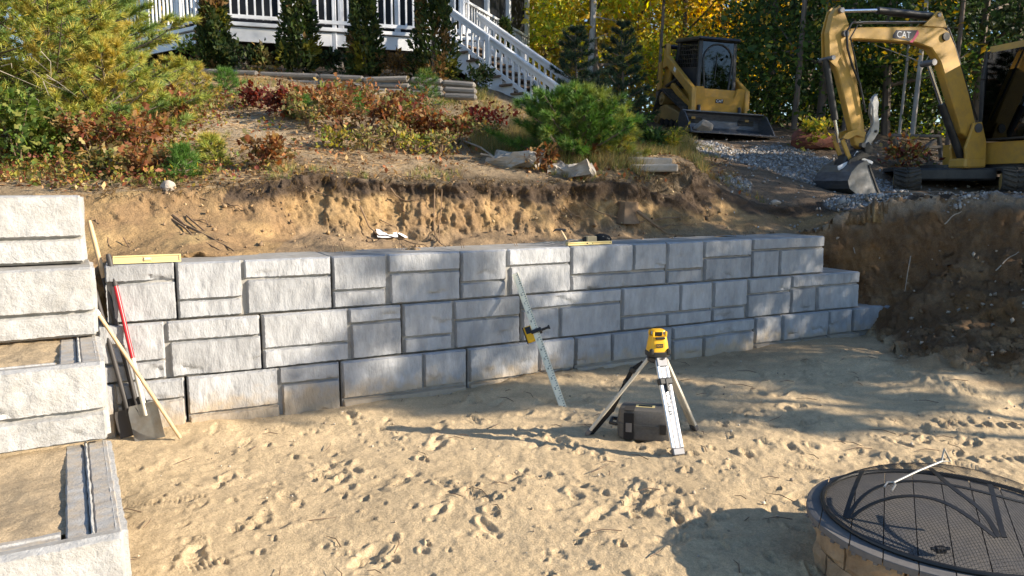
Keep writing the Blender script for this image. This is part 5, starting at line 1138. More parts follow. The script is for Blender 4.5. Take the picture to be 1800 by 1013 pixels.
E('tipping_link', YE, lambda g: [g.bar((x, 1.94, 2.60), (x, 1.78, 2.30), .03, .07, .006) for x in (-.09, .09)], False, lk)
E('coupler', M['black_metal'], lambda g: (g.prism([(1.90, 2.22), (1.86, 2.36), (1.62, 2.46), (1.46, 2.42), (1.44, 2.30), (1.62, 2.24)], -.10, .10, None, None, .02), g.cyl((-.12, 1.66, 2.36), (.12, 1.66, 2.36), .055, 14)))
E('coupler_hook', M['white_ink'], lambda g: (g.box((-.11, 1.66, 2.36), (.012, .11, .11), rotm(.6, 0, 0), .004), g.box((-.115, 1.92, 2.20), (.02, .20, .07), rotm(-.4, 0, 0), .01), g.box((-.115, 1.48, 2.28), (.02, .22, .05), rotm(.3, 0, 0), .01)))
gz_b = 1.74
nrmc = np.array([fw[1], -fw[0]]); nrmc = nrmc if nrmc[1] < 0 else -nrmc
def armp(px, py, off):                 # a point of the vertical plane through the arm, off metres nearer the camera
    d = ray(px, py); Pq = P0+nrmc*off; k = (Pq @ nrmc)/(d[:2] @ nrmc); p = d*k; return (float((p[:2]-P0) @ fw), float(p[2]+CAM_Z))
sp = [armp(x, y, .39) for x, y in [(1523, 282), (1509, 289), (1497, 302), (1490, 318), (1493, 332), (1505, 344), (1530, 348), (1548, 347), (1538, 318), (1529, 290)]]
sp = [(a_, max(b_, pad+.01)) for a_, b_ in sp]
ctr = np.mean(sp, 0); bk_out = [sp[0]]+sp[1:8]; bk_in = [tuple(ctr+(np.array(q)-ctr)*.95) for q in bk_out[::-1]]
ebk = E('bucket', M['bucket_steel'], lambda g: g.prism(bk_out+bk_in, -.38, .38))
for x in (-.395, .375): E('side_plate', M['plate_steel'], lambda g: g.prism(sp, x, x+.02), False, ebk)
E('lip', M['grey_metal'], lambda g: g.bar((-.40, sp[7][0], sp[7][1]+.01), (.40, sp[7][0], sp[7][1]+.01), .10, .025, .004), False, ebk)
for x in (-.403, .403): E('side_cutter', M['black_metal'], lambda g: g.bar((x, sp[7][0]+.05, sp[7][1]+.02), (x, sp[9][0]+.03, sp[9][1]), .016, .03, .003), False, ebk)
for x in (-.15, .15): E('bucket_ear', M['black_metal'], lambda g: g.prism([sp[1], (1.84, 2.30), (1.62, 2.42), (1.45, 2.36), sp[0]], x-.015, x+.015), False, ebk)
thp = [armp(x, y, .12) for x, y in [(1543, 165), (1547, 180), (1545, 200), (1548, 215), (1547, 232), (1539, 245), (1533, 252), (1536, 261), (1529, 271), (1521, 270), (1521, 255), (1527, 240), (1535, 226), (1536, 212), (1532, 200), (1533, 185), (1538, 170)]]
tb = E('thumb', M['thumb_steel'], lambda g: g.prism(thp, -.10 if SX0 < 0 else .04, -.04 if SX0 < 0 else .10, None, None, .006))
E('thumb_slot', M['black_metal'], lambda g: (g.cyl((-.115, *armp(1541, 231, .12)), (.115, *armp(1541, 231, .12)), .022, 10)), False, tb)
E('thumb_mount', M['black_metal'], lambda g: g.prism([armp(x, y, .1) for x, y in [(1519, 272), (1530, 272), (1535, 262), (1526, 250), (1518, 255)]], -.13, .13, None, None, .01), False, tb)
# hoses
for hp, hr in (([(-.10, 1.70, 4.34), (-.14, 1.92, 4.32), (-.15, 2.02, 4.18), (-.14, 1.98, 3.95), (-.12, 1.86, 3.70), (-.11, 1.70, 3.45), (-.11, 1.62, 3.20), (-.11, 1.56, 3.02)], .017), ([(-.12, 1.80, 4.30), (-.13, 1.93, 4.10), (-.12, 1.80, 3.75), (-.11, 1.72, 3.5)], .011), ([(.0, .30, 4.44), (.0, .05, 4.40), (-.05, -.13, 4.06), (-.05, -.45, 3.40), (-.05, -.68, 2.96)], .016)):
    E('hose', M['black_plastic'], lambda g: g.tube([(SX0*abs(x) if x else 0, y, z) for x, y, z in hp], hr, 7), True)
E('boom_pipe', M['grey_metal'], lambda g: [g.tube([(x, 1.70, 4.36), (x, .45, 4.435), (x, .20, 4.44), (x, .02, 4.34), (x, -.12, 4.10)], .012, 6) for x in (-.05, 0, .05)], True)
E('chain', M['rod'], lambda g: g.tube([(-.12, 1.50, 3.22), (-.14, 1.46, 3.10), (-.13, 1.44, 2.98), (-.14, 1.42, 2.86), (-.12, 1.45, 2.72)], .016, 5))
# decal on the boom side facing the camera
def decal(g): pl = [(1.12, 4.19), (1.06, 4.27), (.66, 4.29), (.74, 4.17), (.80, 4.12), (1.12, 4.15)]; n = 6; g.add([(-.0855, a, b) for a, b in pl]+[(-.0825, a, b) for a, b in pl], [(i, (i+1) % n, (i+1) % n+n, i+n) for i in range(n)]+[tuple(range(n)), tuple(range(n, 2*n))])
SX = -1 if (Matrix(WM[ex.name]).to_3x3() @ Vector((-1, 0, 0))).y < 0 else 1
def flipx(fn):
    def f2(g):
        fn(g)
        if SX > 0: g.V = [(-x, y, z) for x, y, z in g.V]
    return f2
E('decal', M['decal'], flipx(decal))
E('decal_stripe', M['pink'], flipx(lambda g: g.add([(-.0862, .655, 4.30), (-.0862, .735, 4.16), (-.0862, .80, 4.10), (-.0862, .74, 4.10), (-.0862, .68, 4.17), (-.0862, .63, 4.24)], [(0, 1, 2, 3, 4, 5)])))
Mt = Matrix(((0, 0, SX, SX*.0866), (-1, 0, 0, .915), (0, 1, 0, 4.205), (0, 0, 0, 1)))
text('lettering', 'CAT', .135, M['white_ink'], ex, Mt, .0008)
E('letter_triangle', YE, flipx(lambda g: g.add([(-.0880, .975, 4.155), (-.0880, .865, 4.155), (-.0880, .92, 4.19)], [(0, 1, 2)])))
# swing post, house, cab
E('swing_post', YE, lambda g: (g.prism([(-.42, 2.18), (-.36, 2.50), (-.50, 2.90), (-.66, 2.92), (-.78, 2.60), (-.80, 2.20)], -.17, -.12, None, None, .01), g.prism([(-.42, 2.18), (-.36, 2.50), (-.50, 2.90), (-.66, 2.92), (-.78, 2.60), (-.80, 2.20)], .12, .17, None, None, .01), g.box((0, -.58, 2.26), (.36, .42, .16), None, .03)))
pin((-.58, 2.82), .075, .19)
E('house', YE, lambda g: (g.prism([(-.92, 2.25), (-.90, 2.60), (-2.60, 2.64), (-2.75, 2.50), (-2.75, 2.25)], -.85, .85, None, None, .03)))
E('house_base', M['black_metal'], lambda g: g.prism([(-.95, 2.10), (-.95, 2.246), (-2.6, 2.246), (-2.6, 2.10)], -.78, .78))
E('counterweight', YE, lambda g: g.prism([(-2.30, 2.645), (-2.2, 3.15), (-2.65, 3.20), (-2.80, 2.645)], -.80, .80, None, None, .05))
cabx = SX*.40
cab = E('cab_frame', M['black_metal'], lambda g: [g.bar(a, b, .07, .07, .01) for a, b in [((cabx-.42, -.86, 2.64), (cabx-.41, -.80, 3.60)), ((cabx+.42, -.86, 2.64), (cabx+.41, -.80, 3.60)), ((cabx-.41, -.80, 3.60), (cabx-.40, -.86, 4.05)), ((cabx+.41, -.80, 3.60), (cabx+.40, -.86, 4.05)), ((cabx-.42, -1.95, 2.64), (cabx-.40, -1.95, 4.05)), ((cabx+.42, -1.95, 2.64), (cabx+.40, -1.95, 4.05)), ((cabx-.42, -.80, 3.10), (cabx-.42, -1.95, 3.10)), ((cabx-.42, -.86, 2.66), (cabx+.42, -.86, 2.66)), ((cabx-.42, -.88, 2.66), (cabx-.42, -1.95, 2.66)), ((cabx+.42, -.88, 2.66), (cabx+.42, -1.95, 2.66))]])
E('cab_roof', M['exc_yellow'], lambda g: g.prism([(-.90, 4.03), (-.92, 4.14), (-1.9, 4.16), (-2.02, 4.04)], cabx-.46, cabx+.46, None, None, .03))
E('cab_window', M['glass'], lambda g: g.box((cabx-.425, -1.38, 3.56), (.008, 1.06, .86))); E('cab_window', M['glass'], lambda g: g.box((cabx-.425, -1.38, 2.88), (.008, 1.06, .40)))
E('cab_window', M['glass'], lambda g: g.box((cabx+.425, -1.38, 3.3), (.008, 1.06, 1.3))); E('windscreen', M['glass'], lambda g: g.box((cabx, -.82, 3.34), (.76, .008, 1.36)))
E('rear_panel', M['seat_cloth'], lambda g: g.box((cabx, -1.97, 3.35), (.80, .02, 1.4)))
E('seat', M['seat_cloth'], lambda g: (g.box((cabx, -1.5, 2.95), (.46, .46, .14), None, .04), g.box((cabx, -1.74, 3.3), (.45, .12, .6), None, .05)))
E('side_door_panel', YE, lambda g: g.box((SX*.858, -1.7, 2.42), (.01, 1.2, .28), None, .004))
# undercarriage pointing to the camera
uc = np.array([7.42, 13.25]); ud = np.array([-.30, -.954]); ud /= np.linalg.norm(ud); us = np.array([-ud[1], ud[0]])
Wi = np.array(WM[ex.name].inverted())
def U(nm, m, fn, smooth=False, parent=None):
    g = G(); fn(g); Rr = np.stack([v3(us, 0), v3(ud, 0), (0, 0, 1)], 1); V = np.asarray(g.V) @ Rr.T+np.array([uc[0], uc[1], pad]); g.V = V.tolist(); return g.build(nm, m, ex if parent is None else parent, smooth)
WH2 = [(-.85, .20, .15), (.85, .20, .15), (.85, .22, .15), (-.85, .22, .15)]
for s in (-1, 1):
    inn, out = hull_track(WH2, 0), hull_track(WH2, .04); n = len(inn)
    def belt(g):
        V = [(x, p[0], p[1]) for x in (s*.77-.20, s*.77+.20) for L_ in (out, inn) for p in L_]; F = []
        for i in range(n): j = (i+1) % n; F.extend([(i, j, 2*n+j, 2*n+i), (n+i, 3*n+i, 3*n+j, n+j), (i, n+i, n+j, j), (2*n+i, 2*n+j, 3*n+j, 3*n+i)])
        g.add(V, F); Pp = np.array(out+[out[0]]); sl_ = np.r_[0, np.cumsum(np.hypot(*np.diff(Pp, axis=0).T))]
        for k, q_ in enumerate(np.arange(0, sl_[-1]-.03, .075)):
            y = np.interp(q_, sl_, Pp[:, 0]); z = np.interp(q_, sl_, Pp[:, 1]); y2 = np.interp(q_+.02, sl_, Pp[:, 0]); z2 = np.interp(q_+.02, sl_, Pp[:, 1]); a = atan2(z2-z, y2-y)
            for h in (-1, 1): g.box((s*.77+h*.10, y, z), (.19, .04, .045), rotm(a, 0, 0) @ rotm(0, 0, h*.35), .006)
    tk = U('track', M['rubber'], belt)
    for (y, z, r) in WH2[:2]: U('wheel', M['mud_yellow'], lambda g: g.cyl((s*.77-.17, y, z), (s*.77+.17, y, z), r-.012, 18), True, tk)
    U('track_frame', M['black_metal'], lambda g: g.box((s*.77, 0, .21), (.26, 1.5, .14), None, .02))
U('chassis', M['black_metal'], lambda g: (g.box((0, 0, .32), (1.2, 1.3, .20), None, .03), g.cyl((0, 0, .40), (0, 0, .48), .42, 20)))
# wooden rack behind
pr = hit(1610, 300, 12.8, 30); pr = at(1612, 296, 14.4); rk = thing('wooden_rack', 'weathered grey wooden rack standing among the trees behind the excavator', 'rack', (pr[0], pr[1], gz(pr[0], pr[1])))
def RA(a, b, w_=.09, h_=.05): 
    g = G(); g.bar(at(a[0], a[1], 14.4+(a[0]-1612)*.002), at(b[0], b[1], 14.4+(b[0]-1612)*.002), w_, h_, .006); g.build('slat', M['old_wood'], rk)
for a, b in [((1568, 238), (1652, 240)), ((1572, 262), (1660, 258)), ((1582, 290), (1655, 288)), ((1572, 242), (1586, 305)), ((1604, 238), (1612, 262)), ((1650, 238), (1658, 300)), ((1622, 262), (1644, 246)), ((1628, 258), (1634, 300)), ((1600, 262), (1640, 285))]: RA(a, b)
# ------------------------------------------------------------------ vegetation
PAL = dict(
 copper=[(.25, .10, .045), (.33, .15, .06), (.18, .065, .03), (.38, .24, .10), (.26, .15, .065), (.16, .14, .05)],
 darkred=[(.14, .03, .025), (.20, .045, .03), (.10, .03, .025)],
 redmix=[(.28, .10, .05), (.35, .17, .07), (.19, .17, .055), (.40, .29, .12), (.22, .07, .05), (.15, .17, .05)],
 yellowgreen=[(.24, .25, .04), (.36, .31, .06), (.14, .19, .04), (.44, .34, .08)],
 weeds=[(.14, .17, .05), (.22, .22, .07), (.36, .30, .12), (.40, .26, .08), (.28, .22, .11)],
 gold=[(.66, .42, .04), (.74, .52, .07), (.56, .33, .04), (.46, .36, .05)],
 olive=[(.55, .41, .06), (.42, .36, .06), (.62, .41, .06), (.33, .33, .055)],
 maple=[(.40, .48, .06), (.56, .54, .07), (.26, .34, .05), (.64, .53, .07)],
 green=[(.055, .10, .03), (.08, .14, .035), (.04, .075, .025), (.11, .16, .04)],
 sapling=[(.14, .22, .05), (.20, .27, .06), (.10, .16, .04), (.27, .28, .07)],
 dark=[(.03, .055, .022), (.045, .075, .028), (.024, .042, .018), (.07, .085, .03)],
 arbor=[(.045, .075, .022), (.065, .10, .028), (.03, .05, .018), (.10, .11, .03)],
 brown=[(.20, .12, .05), (.26, .16, .06), (.14, .09, .04)],
 pinefall=[(.16, .25, .07), (.24, .31, .07), (.36, .38, .075), (.44, .40, .075), (.28, .34, .07), (.48, .38, .08)],
 pinebright=[(.09, .19, .035), (.13, .24, .045), (.06, .13, .03), (.20, .24, .05)],
 pineblue=[(.04, .075, .045), (.055, .095, .05), (.03, .055, .035)],
 straw=[(.42, .29, .16), (.50, .37, .21), (.32, .20, .10), (.46, .30, .15)],
 litter=[(.30, .17, .08), (.40, .25, .12), (.22, .12, .06), (.34, .12, .05), (.46, .34, .18)])
T_RH = (np.array([(0, 0, 0), (-.30, .5, .07), (0, 1, 0), (.30, .5, .07)]), np.array([(0, 3, 2), (0, 2, 1)]))
T_OAK = (np.array([(0, 0, 0), (-.30, .30, .08), (-.16, .52, .03), (-.34, .72, .08), (0, 1, -.04), (.34, .72, .08), (.16, .52, .03), (.30, .30, .08)]), np.array([(0, 2, 1), (0, 6, 2), (0, 7, 6), (2, 4, 3), (2, 6, 4), (6, 5, 4)]))
def frames(n, r, up=.5, bias=None):
    ey = r.normal(size=(n, 3)); 
    if bias is not None: ey = ey*.75+bias
    ey /= np.linalg.norm(ey, axis=1)[:, None]; nz = r.normal(size=(n, 3))*(1-up); nz[:, 2] += up*1.2
    ex = np.cross(ey, nz); ex /= np.linalg.norm(ex, axis=1)[:, None]+1e-9; return ex, ey, np.cross(ex, ey)
def leaves(P, size, pal, r, tmpl=T_RH, up=.5, bias=None, shade=None, sv=.35):
    P = np.asarray(P); n = len(P); ex, ey, ez = frames(n, r, up, bias); s = size*(1+sv*r.normal(size=n)).clip(.4, 1.8)
    T, F = tmpl; V = P[:, None]+s[:, None, None]*(T[None, :, 0, None]*ex[:, None]+T[None, :, 1, None]*ey[:, None]+T[None, :, 2, None]*ez[:, None])
    pal = np.array(PAL[pal] if isinstance(pal, str) else pal); c = pal[r.integers(0, len(pal), n)]*(1+.22*r.normal(size=(n, 1))).clip(.45, 1.6)
    k = len(T); return V.reshape(-1, 3), (F[None]+np.arange(n)[:, None, None]*k).reshape(-1, 3), np.repeat(c, k, 0)
def joinm(parts):
    o = 0; Vs, Fs, Cs = [], [], []
    for V, F, c in parts: Vs.append(V); Fs.append(F+o); Cs.append(c); o += len(V)
    return np.concatenate(Vs), np.concatenate(Fs), np.concatenate(Cs)
def needles(P, Dv, n_per, ln, wd, pal, r, spread=.75, patch=None):
    m = len(P); P = np.repeat(P, n_per, 0); Dv = np.repeat(Dv, n_per, 0); N = len(P)
    d = Dv+spread*r.normal(size=(N, 3)); d /= np.linalg.norm(d, axis=1)[:, None]; s = np.cross(d, r.normal(size=(N, 3))); s /= np.linalg.norm(s, axis=1)[:, None]
    L = ln*(.7+.5*r.random(N)); V = np.stack([P-s*wd/2, P+s*wd/2, P+d*L[:, None]], 1).reshape(-1, 3)
    pal = np.array(PAL[pal]); ti = r.integers(0, len(pal), m)
    if patch is not None: ti = patch
    c = np.repeat(pal[ti], n_per, 0)*(1+.18*r.normal(size=(N, 1))).clip(.5, 1.5)
    return V, np.arange(3*N).reshape(-1, 3), np.repeat(c, 3, 0)
def stems_obj(name, tubes, m, parent, n=5):
    g = G()
    for P, rad in tubes: g.tube(P, rad, n)
    return g.build(name, m, parent, True)
def local(parent, V): 
    Mi = np.array(WM[parent.name].inverted()); return V @ Mi[:3, :3].T+Mi[:3, 3]

def shrub(label, p, h, rad, pal, nl, ls, seed, tmpl=T_OAK, name='oak_seedling', cat='shrub', grp=None, nst=6, up=.55):
    r = np.random.default_rng(seed); p = np.asarray(p, float); t = thing(name, label, cat, p, 0, grp); tb = []; LP = []; LB = []
    for k in range(nst):
        a = r.uniform(0, 2*pi); e = r.uniform(.25, 1)*rad; tip = p+np.array([cos(a)*e, sin(a)*e, h*r.uniform(.6, 1.0)]); mid = p+np.array([cos(a)*e*.3, sin(a)*e*.3, h*.45]); P = np.array([p+(0, 0, -.03), mid, tip]); tb.append((P, [.009, .006, .003]))
        for j in range(3):
            s = r.uniform(.35, .95); q0 = mid+(tip-mid)*s if s > .3 else mid; d = r.normal(size=3); d[2] = abs(d[2])*.6; d /= np.linalg.norm(d); q1 = q0+d*rad*.45; tb.append((np.array([q0, q1]), [.004, .002])); LP.append((q0, q1))
        LP.append((mid, tip))
    n = nl//len(LP)+1; pts = np.concatenate([a+(b-a)*r.uniform(.1, 1.08, (n, 1))+r.normal(size=(n, 3))*ls*.55 for a, b in LP]); nb_ = nl//3; qa = r.uniform(0, 2*pi, nb_); qr = rad*np.sqrt(r.random(nb_)); pts = np.r_[pts, np.c_[p[0]+qr*np.cos(qa), p[1]+qr*np.sin(qa), p[2]+h*.55*r.random(nb_)]]; pts[:, 2] = np.maximum(pts[:, 2], p[2]+.01)
    V, F, c = leaves(pts, ls, pal, r, tmpl, up, (pts-p)*.6/max(rad, .1)); stems_obj('stems', tb, M['twig'], t)
    put('foliage', mesh_np('foliage', local(t, V), F, c), M['leaf'], t); return t

def pine(label, p, H, R, pal, seed, nwh=12, nbr=6, tw=9, tuft=3, npn=22, ln=.10, wd=.007, z0=.10, name='young_pine', grp=None, lean=(0, 0), trunk_r=.05, mat_='needle', bend=.25):
    r = np.random.default_rng(seed); p = np.asarray(p, float); t = thing(name, label, 'pine tree', p, 0, grp); tb = []; TP, TD = [], []
    zz = np.linspace(0, 1, 9); tb.append((np.c_[p[0]+lean[0]*zz**2+.03*np.sin(zz*5), p[1]+lean[1]*zz**2, p[2]+H*zz-.05], np.linspace(trunk_r, .006, 9)))
    for k in range(nwh):
        f = z0+(1-z0)*(k/(nwh-1))**.9*.97; c = np.array([p[0]+lean[0]*f*f, p[1]+lean[1]*f*f, p[2]+H*f]); L = R*(1-f)**.75*r.uniform(.8, 1.1)+.06*R
        for j in range(nbr):
            a = 2*pi*(j+r.uniform(-.3, .3))/nbr+k*.7; up = r.uniform(.05, .35)+.5*f; d = np.array([cos(a), sin(a), up]); d /= np.linalg.norm(d); Lb = L*r.uniform(.7, 1.15)
            s = np.linspace(0, 1, 5); B_ = c+d*Lb*s[:, None]+np.c_[0*s, 0*s, bend*Lb*(s**2-.9*s)]; tb.append((B_, np.linspace(.018*Lb/max(R, .3)+.004, .003, 5)))
            m = max(2, int(tw*Lb/max(R, .2)+1))
            for q_ in range(m):
                s0 = .18+.82*(q_+r.random())/m; b0 = np.array([np.interp(s0, s, B_[:, i]) for i in range(3)]); sd = np.cross(d, (0, 0, 1))*r.choice([-1, 1]); dd_ = d*.7+sd*r.uniform(.3, .9)+np.array([0, 0, r.uniform(-.05, .3)]); dd_ /= np.linalg.norm(dd_); Lt = Lb*.32*(1.15-s0)+.05
                e = b0+dd_*Lt; tb.append((np.array([b0, e]), [.004, .002]))
                for u_ in np.linspace(.35, 1, tuft): TP.append(b0+(e-b0)*u_); TD.append(dd_)
            TP.append(B_[-1]); TD.append(d)
    TP.append(p+np.array([lean[0], lean[1], H])); TD.append(np.array([0, 0, 1.]))
    TP, TD = np.array(TP), np.array(TD); TD[:, 2] += .25
    pl = len(PAL[pal]); nn = fbm(TP[:, 0]*1.6, TP[:, 1]*1.6, TP[:, 2]*1.6, 2, seed); pt = np.clip(((nn*.9+.5)*pl+r.normal(size=len(TP))*.8).astype(int), 0, pl-1)
    V, F, c = needles(TP, TD, npn, ln, wd, pal, r, .62, pt); stems_obj('trunk', tb, M['bark'], t); put('needles', mesh_np('needles', local(t, V), F, c), M[mat_], t); return t

def tree_parts(p, H, R, pal, seed, nl, ls, z0=.3, trunk_r=.12, nlimb=9, clump=.55, up=.4):
    r = np.random.default_rng(seed); p = np.asarray(p, float); tb = []; zz = np.linspace(0, 1, 8); dx, dy = r.normal(size=2)*.25
    TR = np.c_[p[0]+dx*zz+.08*np.sin(zz*4+seed), p[1]+dy*zz, p[2]-.1+H*.93*zz]; tb.append((TR, np.linspace(trunk_r, .02, 8))); CL = []
    for k in range(nlimb):
        f = z0+(.95-z0)*(k+r.random()*.6)/nlimb; c = np.array([np.interp(f, zz, TR[:, i]) for i in range(3)]); a = k*2.4+r.uniform(-.4, .4); w_ = R*(1-.85*abs((f-z0)/(1-z0)-.35)**1.3)*r.uniform(.7, 1.1); d = np.array([cos(a), sin(a), r.uniform(.15, .6)]); e = c+d*w_; m_ = c+d*w_*.5+np.array([0, 0, -.05*w_]); tb.append((np.array([c, m_, e]), [trunk_r*.42*(1-f)+.02, trunk_r*.25*(1-f)+.012, .006]))
        for j in range(3): q0 = m_+(e-m_)*r.random(); q1 = q0+r.normal(size=3)*w_*.33; tb.append((np.array([q0, q1]), [.012, .004])); CL.append((q1, w_*.30))
        CL += [(e, w_*.36), ((m_+e)/2, w_*.33)]
    CL.append((TR[-1], R*.35)); n = nl//len(CL)+1
    pts = np.concatenate([c+r.normal(size=(n, 3))*np.array([1, 1, .7])*s*clump*1.25 for c, s in CL]); V, F, c = leaves(pts, ls, pal, r, T_RH, up); return tb, (V, F, c)
def tree(label, p, H, R, pal, seed, nl=5000, ls=.15, name='tree', grp=None, bark='bark', **kw):
    t = thing(name, label, 'tree', p, 0, grp); tb, (V, F, c) = tree_parts(p, H, R, pal, seed, nl, ls, **kw); stems_obj('trunk', tb, M[bark], t, 7); put('crown', mesh_np('crown', local(t, V), F, c), M['leaf'], t); return t
def conifer_parts(p, H, R, pal, seed, nl, ls):
    r = np.random.default_rng(seed); f = r.random(nl)**.75; a = r.uniform(0, 2*pi, nl); k = np.floor(f*14)/14+.03*r.normal(size=nl); rr = R*(1-f)**.8*np.sqrt(r.random(nl))*(.75+.35*np.sin(a*3+k*40)); pts = np.c_[p[0]+rr*np.cos(a), p[1]+rr*np.sin(a), p[2]+.06*H+H*.94*k-.22*rr]
    b = np.c_[np.cos(a), np.sin(a), .1+0*a]; return [(np.array([p+(0, 0, -.1), p+(0, 0, H*.5), p+(0, 0, H*.97)]), [H*.015, H*.009, .01])], leaves(pts, ls, pal, r, (T_RH[0]*np.array([.55, 1.2, 1]), T_RH[1]), .35, b)
def conifer(label, p, H, R, pal, seed, nl=5000, ls=.17, name='conifer', grp=None):
    t = thing(name, label, 'tree', p, 0, grp); tb, (V, F, c) = conifer_parts(np.asarray(p, float), H, R, pal, seed, nl, ls); stems_obj('trunk', tb, M['bark'], t, 7); put('crown', mesh_np('crown', local(t, V), F, c), M['needle'], t); return t

# pines at the left edge
pine('tall yellow green pine with long boughs reaching towards the porch', at(95, 268, 10.2), 5.2, 1.95, 'pinefall', 3, 22, 8, 17, 5, 24, .11, .0085, .03, 'white_pine', None, (.2, 0), .075)
pine('yellowing pine at the left edge with bare grey lower twigs', at(-40, 280, 9.3), 4.6, 1.75, 'pinefall', 5, 18, 8, 13, 4, 22, .11, .0085, .06, 'white_pine', None, (0, 0), .07)
pine('slender pine behind the tall yellow green pine', at(170, 215, 12.4), 3.0, 1.3, 'pinefall', 8, 15, 7, 12, 4, 22, .11, .010, .03, 'white_pine', None, (.1, 0), .05)
pine('low bushy pine at the foot of the tall yellow green pine', at(185, 262, 9.7), 1.25, .95, 'pinefall', 9, 9, 7, 9, 4, 22, .10, .008, .05, 'white_pine', None, (.1, 0), .03)
g = G(); r = np.random.default_rng(91)
for i in range(26):
    p0 = at(r.uniform(-20, 90), r.uniform(60, 260), r.uniform(8.6, 9.3)); d = np.array([r.uniform(.1, .5), r.uniform(-.3, 0), r.uniform(-.3, .05)]); g.tube([p0, p0+d*.5+r.normal(size=3)*.03, p0+d], [.006, .004, .0015], 4)
o = put('dead_twigs', g.mesh('dead_twigs'), M['dead_twig']); o['kind'] = 'stuff'; o['label'] = 'bare grey twigs under the left pines'; o['category'] = 'twigs'
# seedling pines
for (px, py, h, R, pal, sd, lb) in [(322, 316, .30, .17, 'pinebright', 11, 'small bright green pine seedling on the bank edge'), (372, 294, .30, .20, 'pinefall', 12, 'yellow green pine seedling beside the copper oak shrub'), (300, 190, .7, .5, 'pinefall', 13, 'pale pine seedling at the foot of the porch slope'), (345, 180, .55, .35, 'pinefall', 14, 'thin pine seedling by the sandy path'), (398, 172, .4, .3, 'pinebright', 15, 'green pine seedling at the top of the sandy path'), (748, 190, .55, .38, 'pinebright', 16, 'green pine seedling below the deck timbers'), (620, 205, .35, .25, 'pinebright', 17, 'green pine seedling among the copper oak shrubs'), (530, 212, .3, .22, 'pinebright', 18, 'small green pine seedling left of the oak shrubs')]:
    pine(lb, hit(px, py), h, R, pal, sd, 6, 5, 4, 2, 18, .09, .006, .08, 'pine_seedling', None, (0, 0), .012)
pine('bushy bright green young pine beside the staircase foot', hit(1003, 278), .85, 1.0, 'pinebright', 21, 9, 9, 12, 4, 24, .11, .0075, .05, 'young_pine', None, (.05, 0), .03)
pine('smaller yellow green young pine in front of the bushy one', hit(1085, 282), .62, .42, 'pinefall', 22, 6, 6, 6, 3, 22, .10, .007, .08, 'young_pine', None, (0, 0), .02)
pine('dark green young pine just behind the staircase rail', at(1012, 232, 15.6), 1.95, .85, 'pineblue', 23, 10, 6, 8, 3, 22, .12, .010, .08, 'young_pine', None, (0, 0), .04)
pine('bluish young pine standing left of the track loader', at(1092, 228, 16.2), 2.1, .80, 'pineblue', 24, 10, 6, 8, 3, 22, .12, .010, .06, 'young_pine', None, (0, 0), .04)
# arborvitae in front of the deck
def arbor(label, p, H, R, seed, gold, nl=5200, name='arborvitae'):
    r = np.random.default_rng(seed); p = np.asarray(p, float); t = thing(name, label, 'shrub', p); f = r.random(nl); a = r.uniform(0, 2*pi, nl); prof = R*np.interp(f, [0, .06, .25, .6, .9, 1], [.75, 1, .95, .70, .34, .04])*(.86+.22*np.sin(a*4+f*9+seed)); rr = prof*np.sqrt(.35+.65*r.random(nl)); pts = np.c_[p[0]+rr*np.cos(a), p[1]+rr*np.sin(a), p[2]+H*f]
    b = np.c_[.6*np.cos(a), .6*np.sin(a), .9+0*a]; pk = np.array(PAL['arbor']); c = pk[r.integers(0, 4, nl)]; gm = (fbm(pts[:, 0]*3, pts[:, 1]*3, pts[:, 2]*2, 2, seed) > .35-gold*(1-f)); c[gm] = np.array(PAL['brown'])[r.integers(0, 3, gm.sum())]*1.1
    ym = (fbm(pts[:, 0]*2.5+9, pts[:, 1]*2.5, pts[:, 2]*2, 2, seed+3) > .42-gold*.6); c[ym] = np.array([.24, .22, .035])
    V, F, cc = leaves(pts, .095, [(1, 1, 1)], r, (T_RH[0]*np.array([.8, 1, 1]), T_RH[1]), .05, b); put('foliage', mesh_np('foliage', local(t, V), F, np.repeat(c*(1+.2*r.normal(size=(nl, 1))).clip(.5, 1.5), 4, 0)), M['leaf'], t)
    G().tube([p+(0, 0, -.1), p+(0, 0, H*.9)], [.05, .01], 6).build('trunk', M['bark'], t); return t
arbor('golden tinged arborvitae at the deck corner', at(380, 124, 15.1), 2.0, .33, 41, .30); arbor('broad dark arborvitae second from the deck corner', at(527, 124, 15.1), 2.2, .40, 42, .1); arbor('narrow dark arborvitae right of the downpipe', at(642, 134, 15.0), 2.1, .34, 43, -.1); arbor('large green arborvitae beside the staircase top', at(762, 142, 14.9), 2.35, .46, 44, -.1); arbor('tiny clipped evergreen behind the stair rail', at(888, 96, 18.0), .75, .18, 45, .0, 1200, 'clipped_evergreen')
for i, (px, py, h, pal, lb) in enumerate([(430, 128, .5, 'dark', 'dark leafy shrub in shade under the deck corner'), (350, 128, .75, 'sapling', 'thin yellow green sapling left of the golden arborvitae'), (465, 128, .35, 'weeds', 'low weedy shrub between the first two arborvitae'), (590, 132, .45, 'dark', 'dark shrub at the foot of the white downpipe'), (697, 140, .5, 'brown', 'dry brown shrub between the two right arborvitae'), (832, 165, .5, 'dark', 'dark shrub against the side of the staircase'), (1105, 252, .45, 'green', 'dense dark green clump beside the paver steps'), (1172, 268, .22, 'yellowgreen', 'yellowing low shrub in front of the loader track'), (1145, 272, .30, 'green', 'low green shrub at the foot of the dense clump')]):
    p = hit(px, py); shrub(lb, p, h, h*.75, pal, 420, .075, 300+i, T_RH, 'garden_shrub')
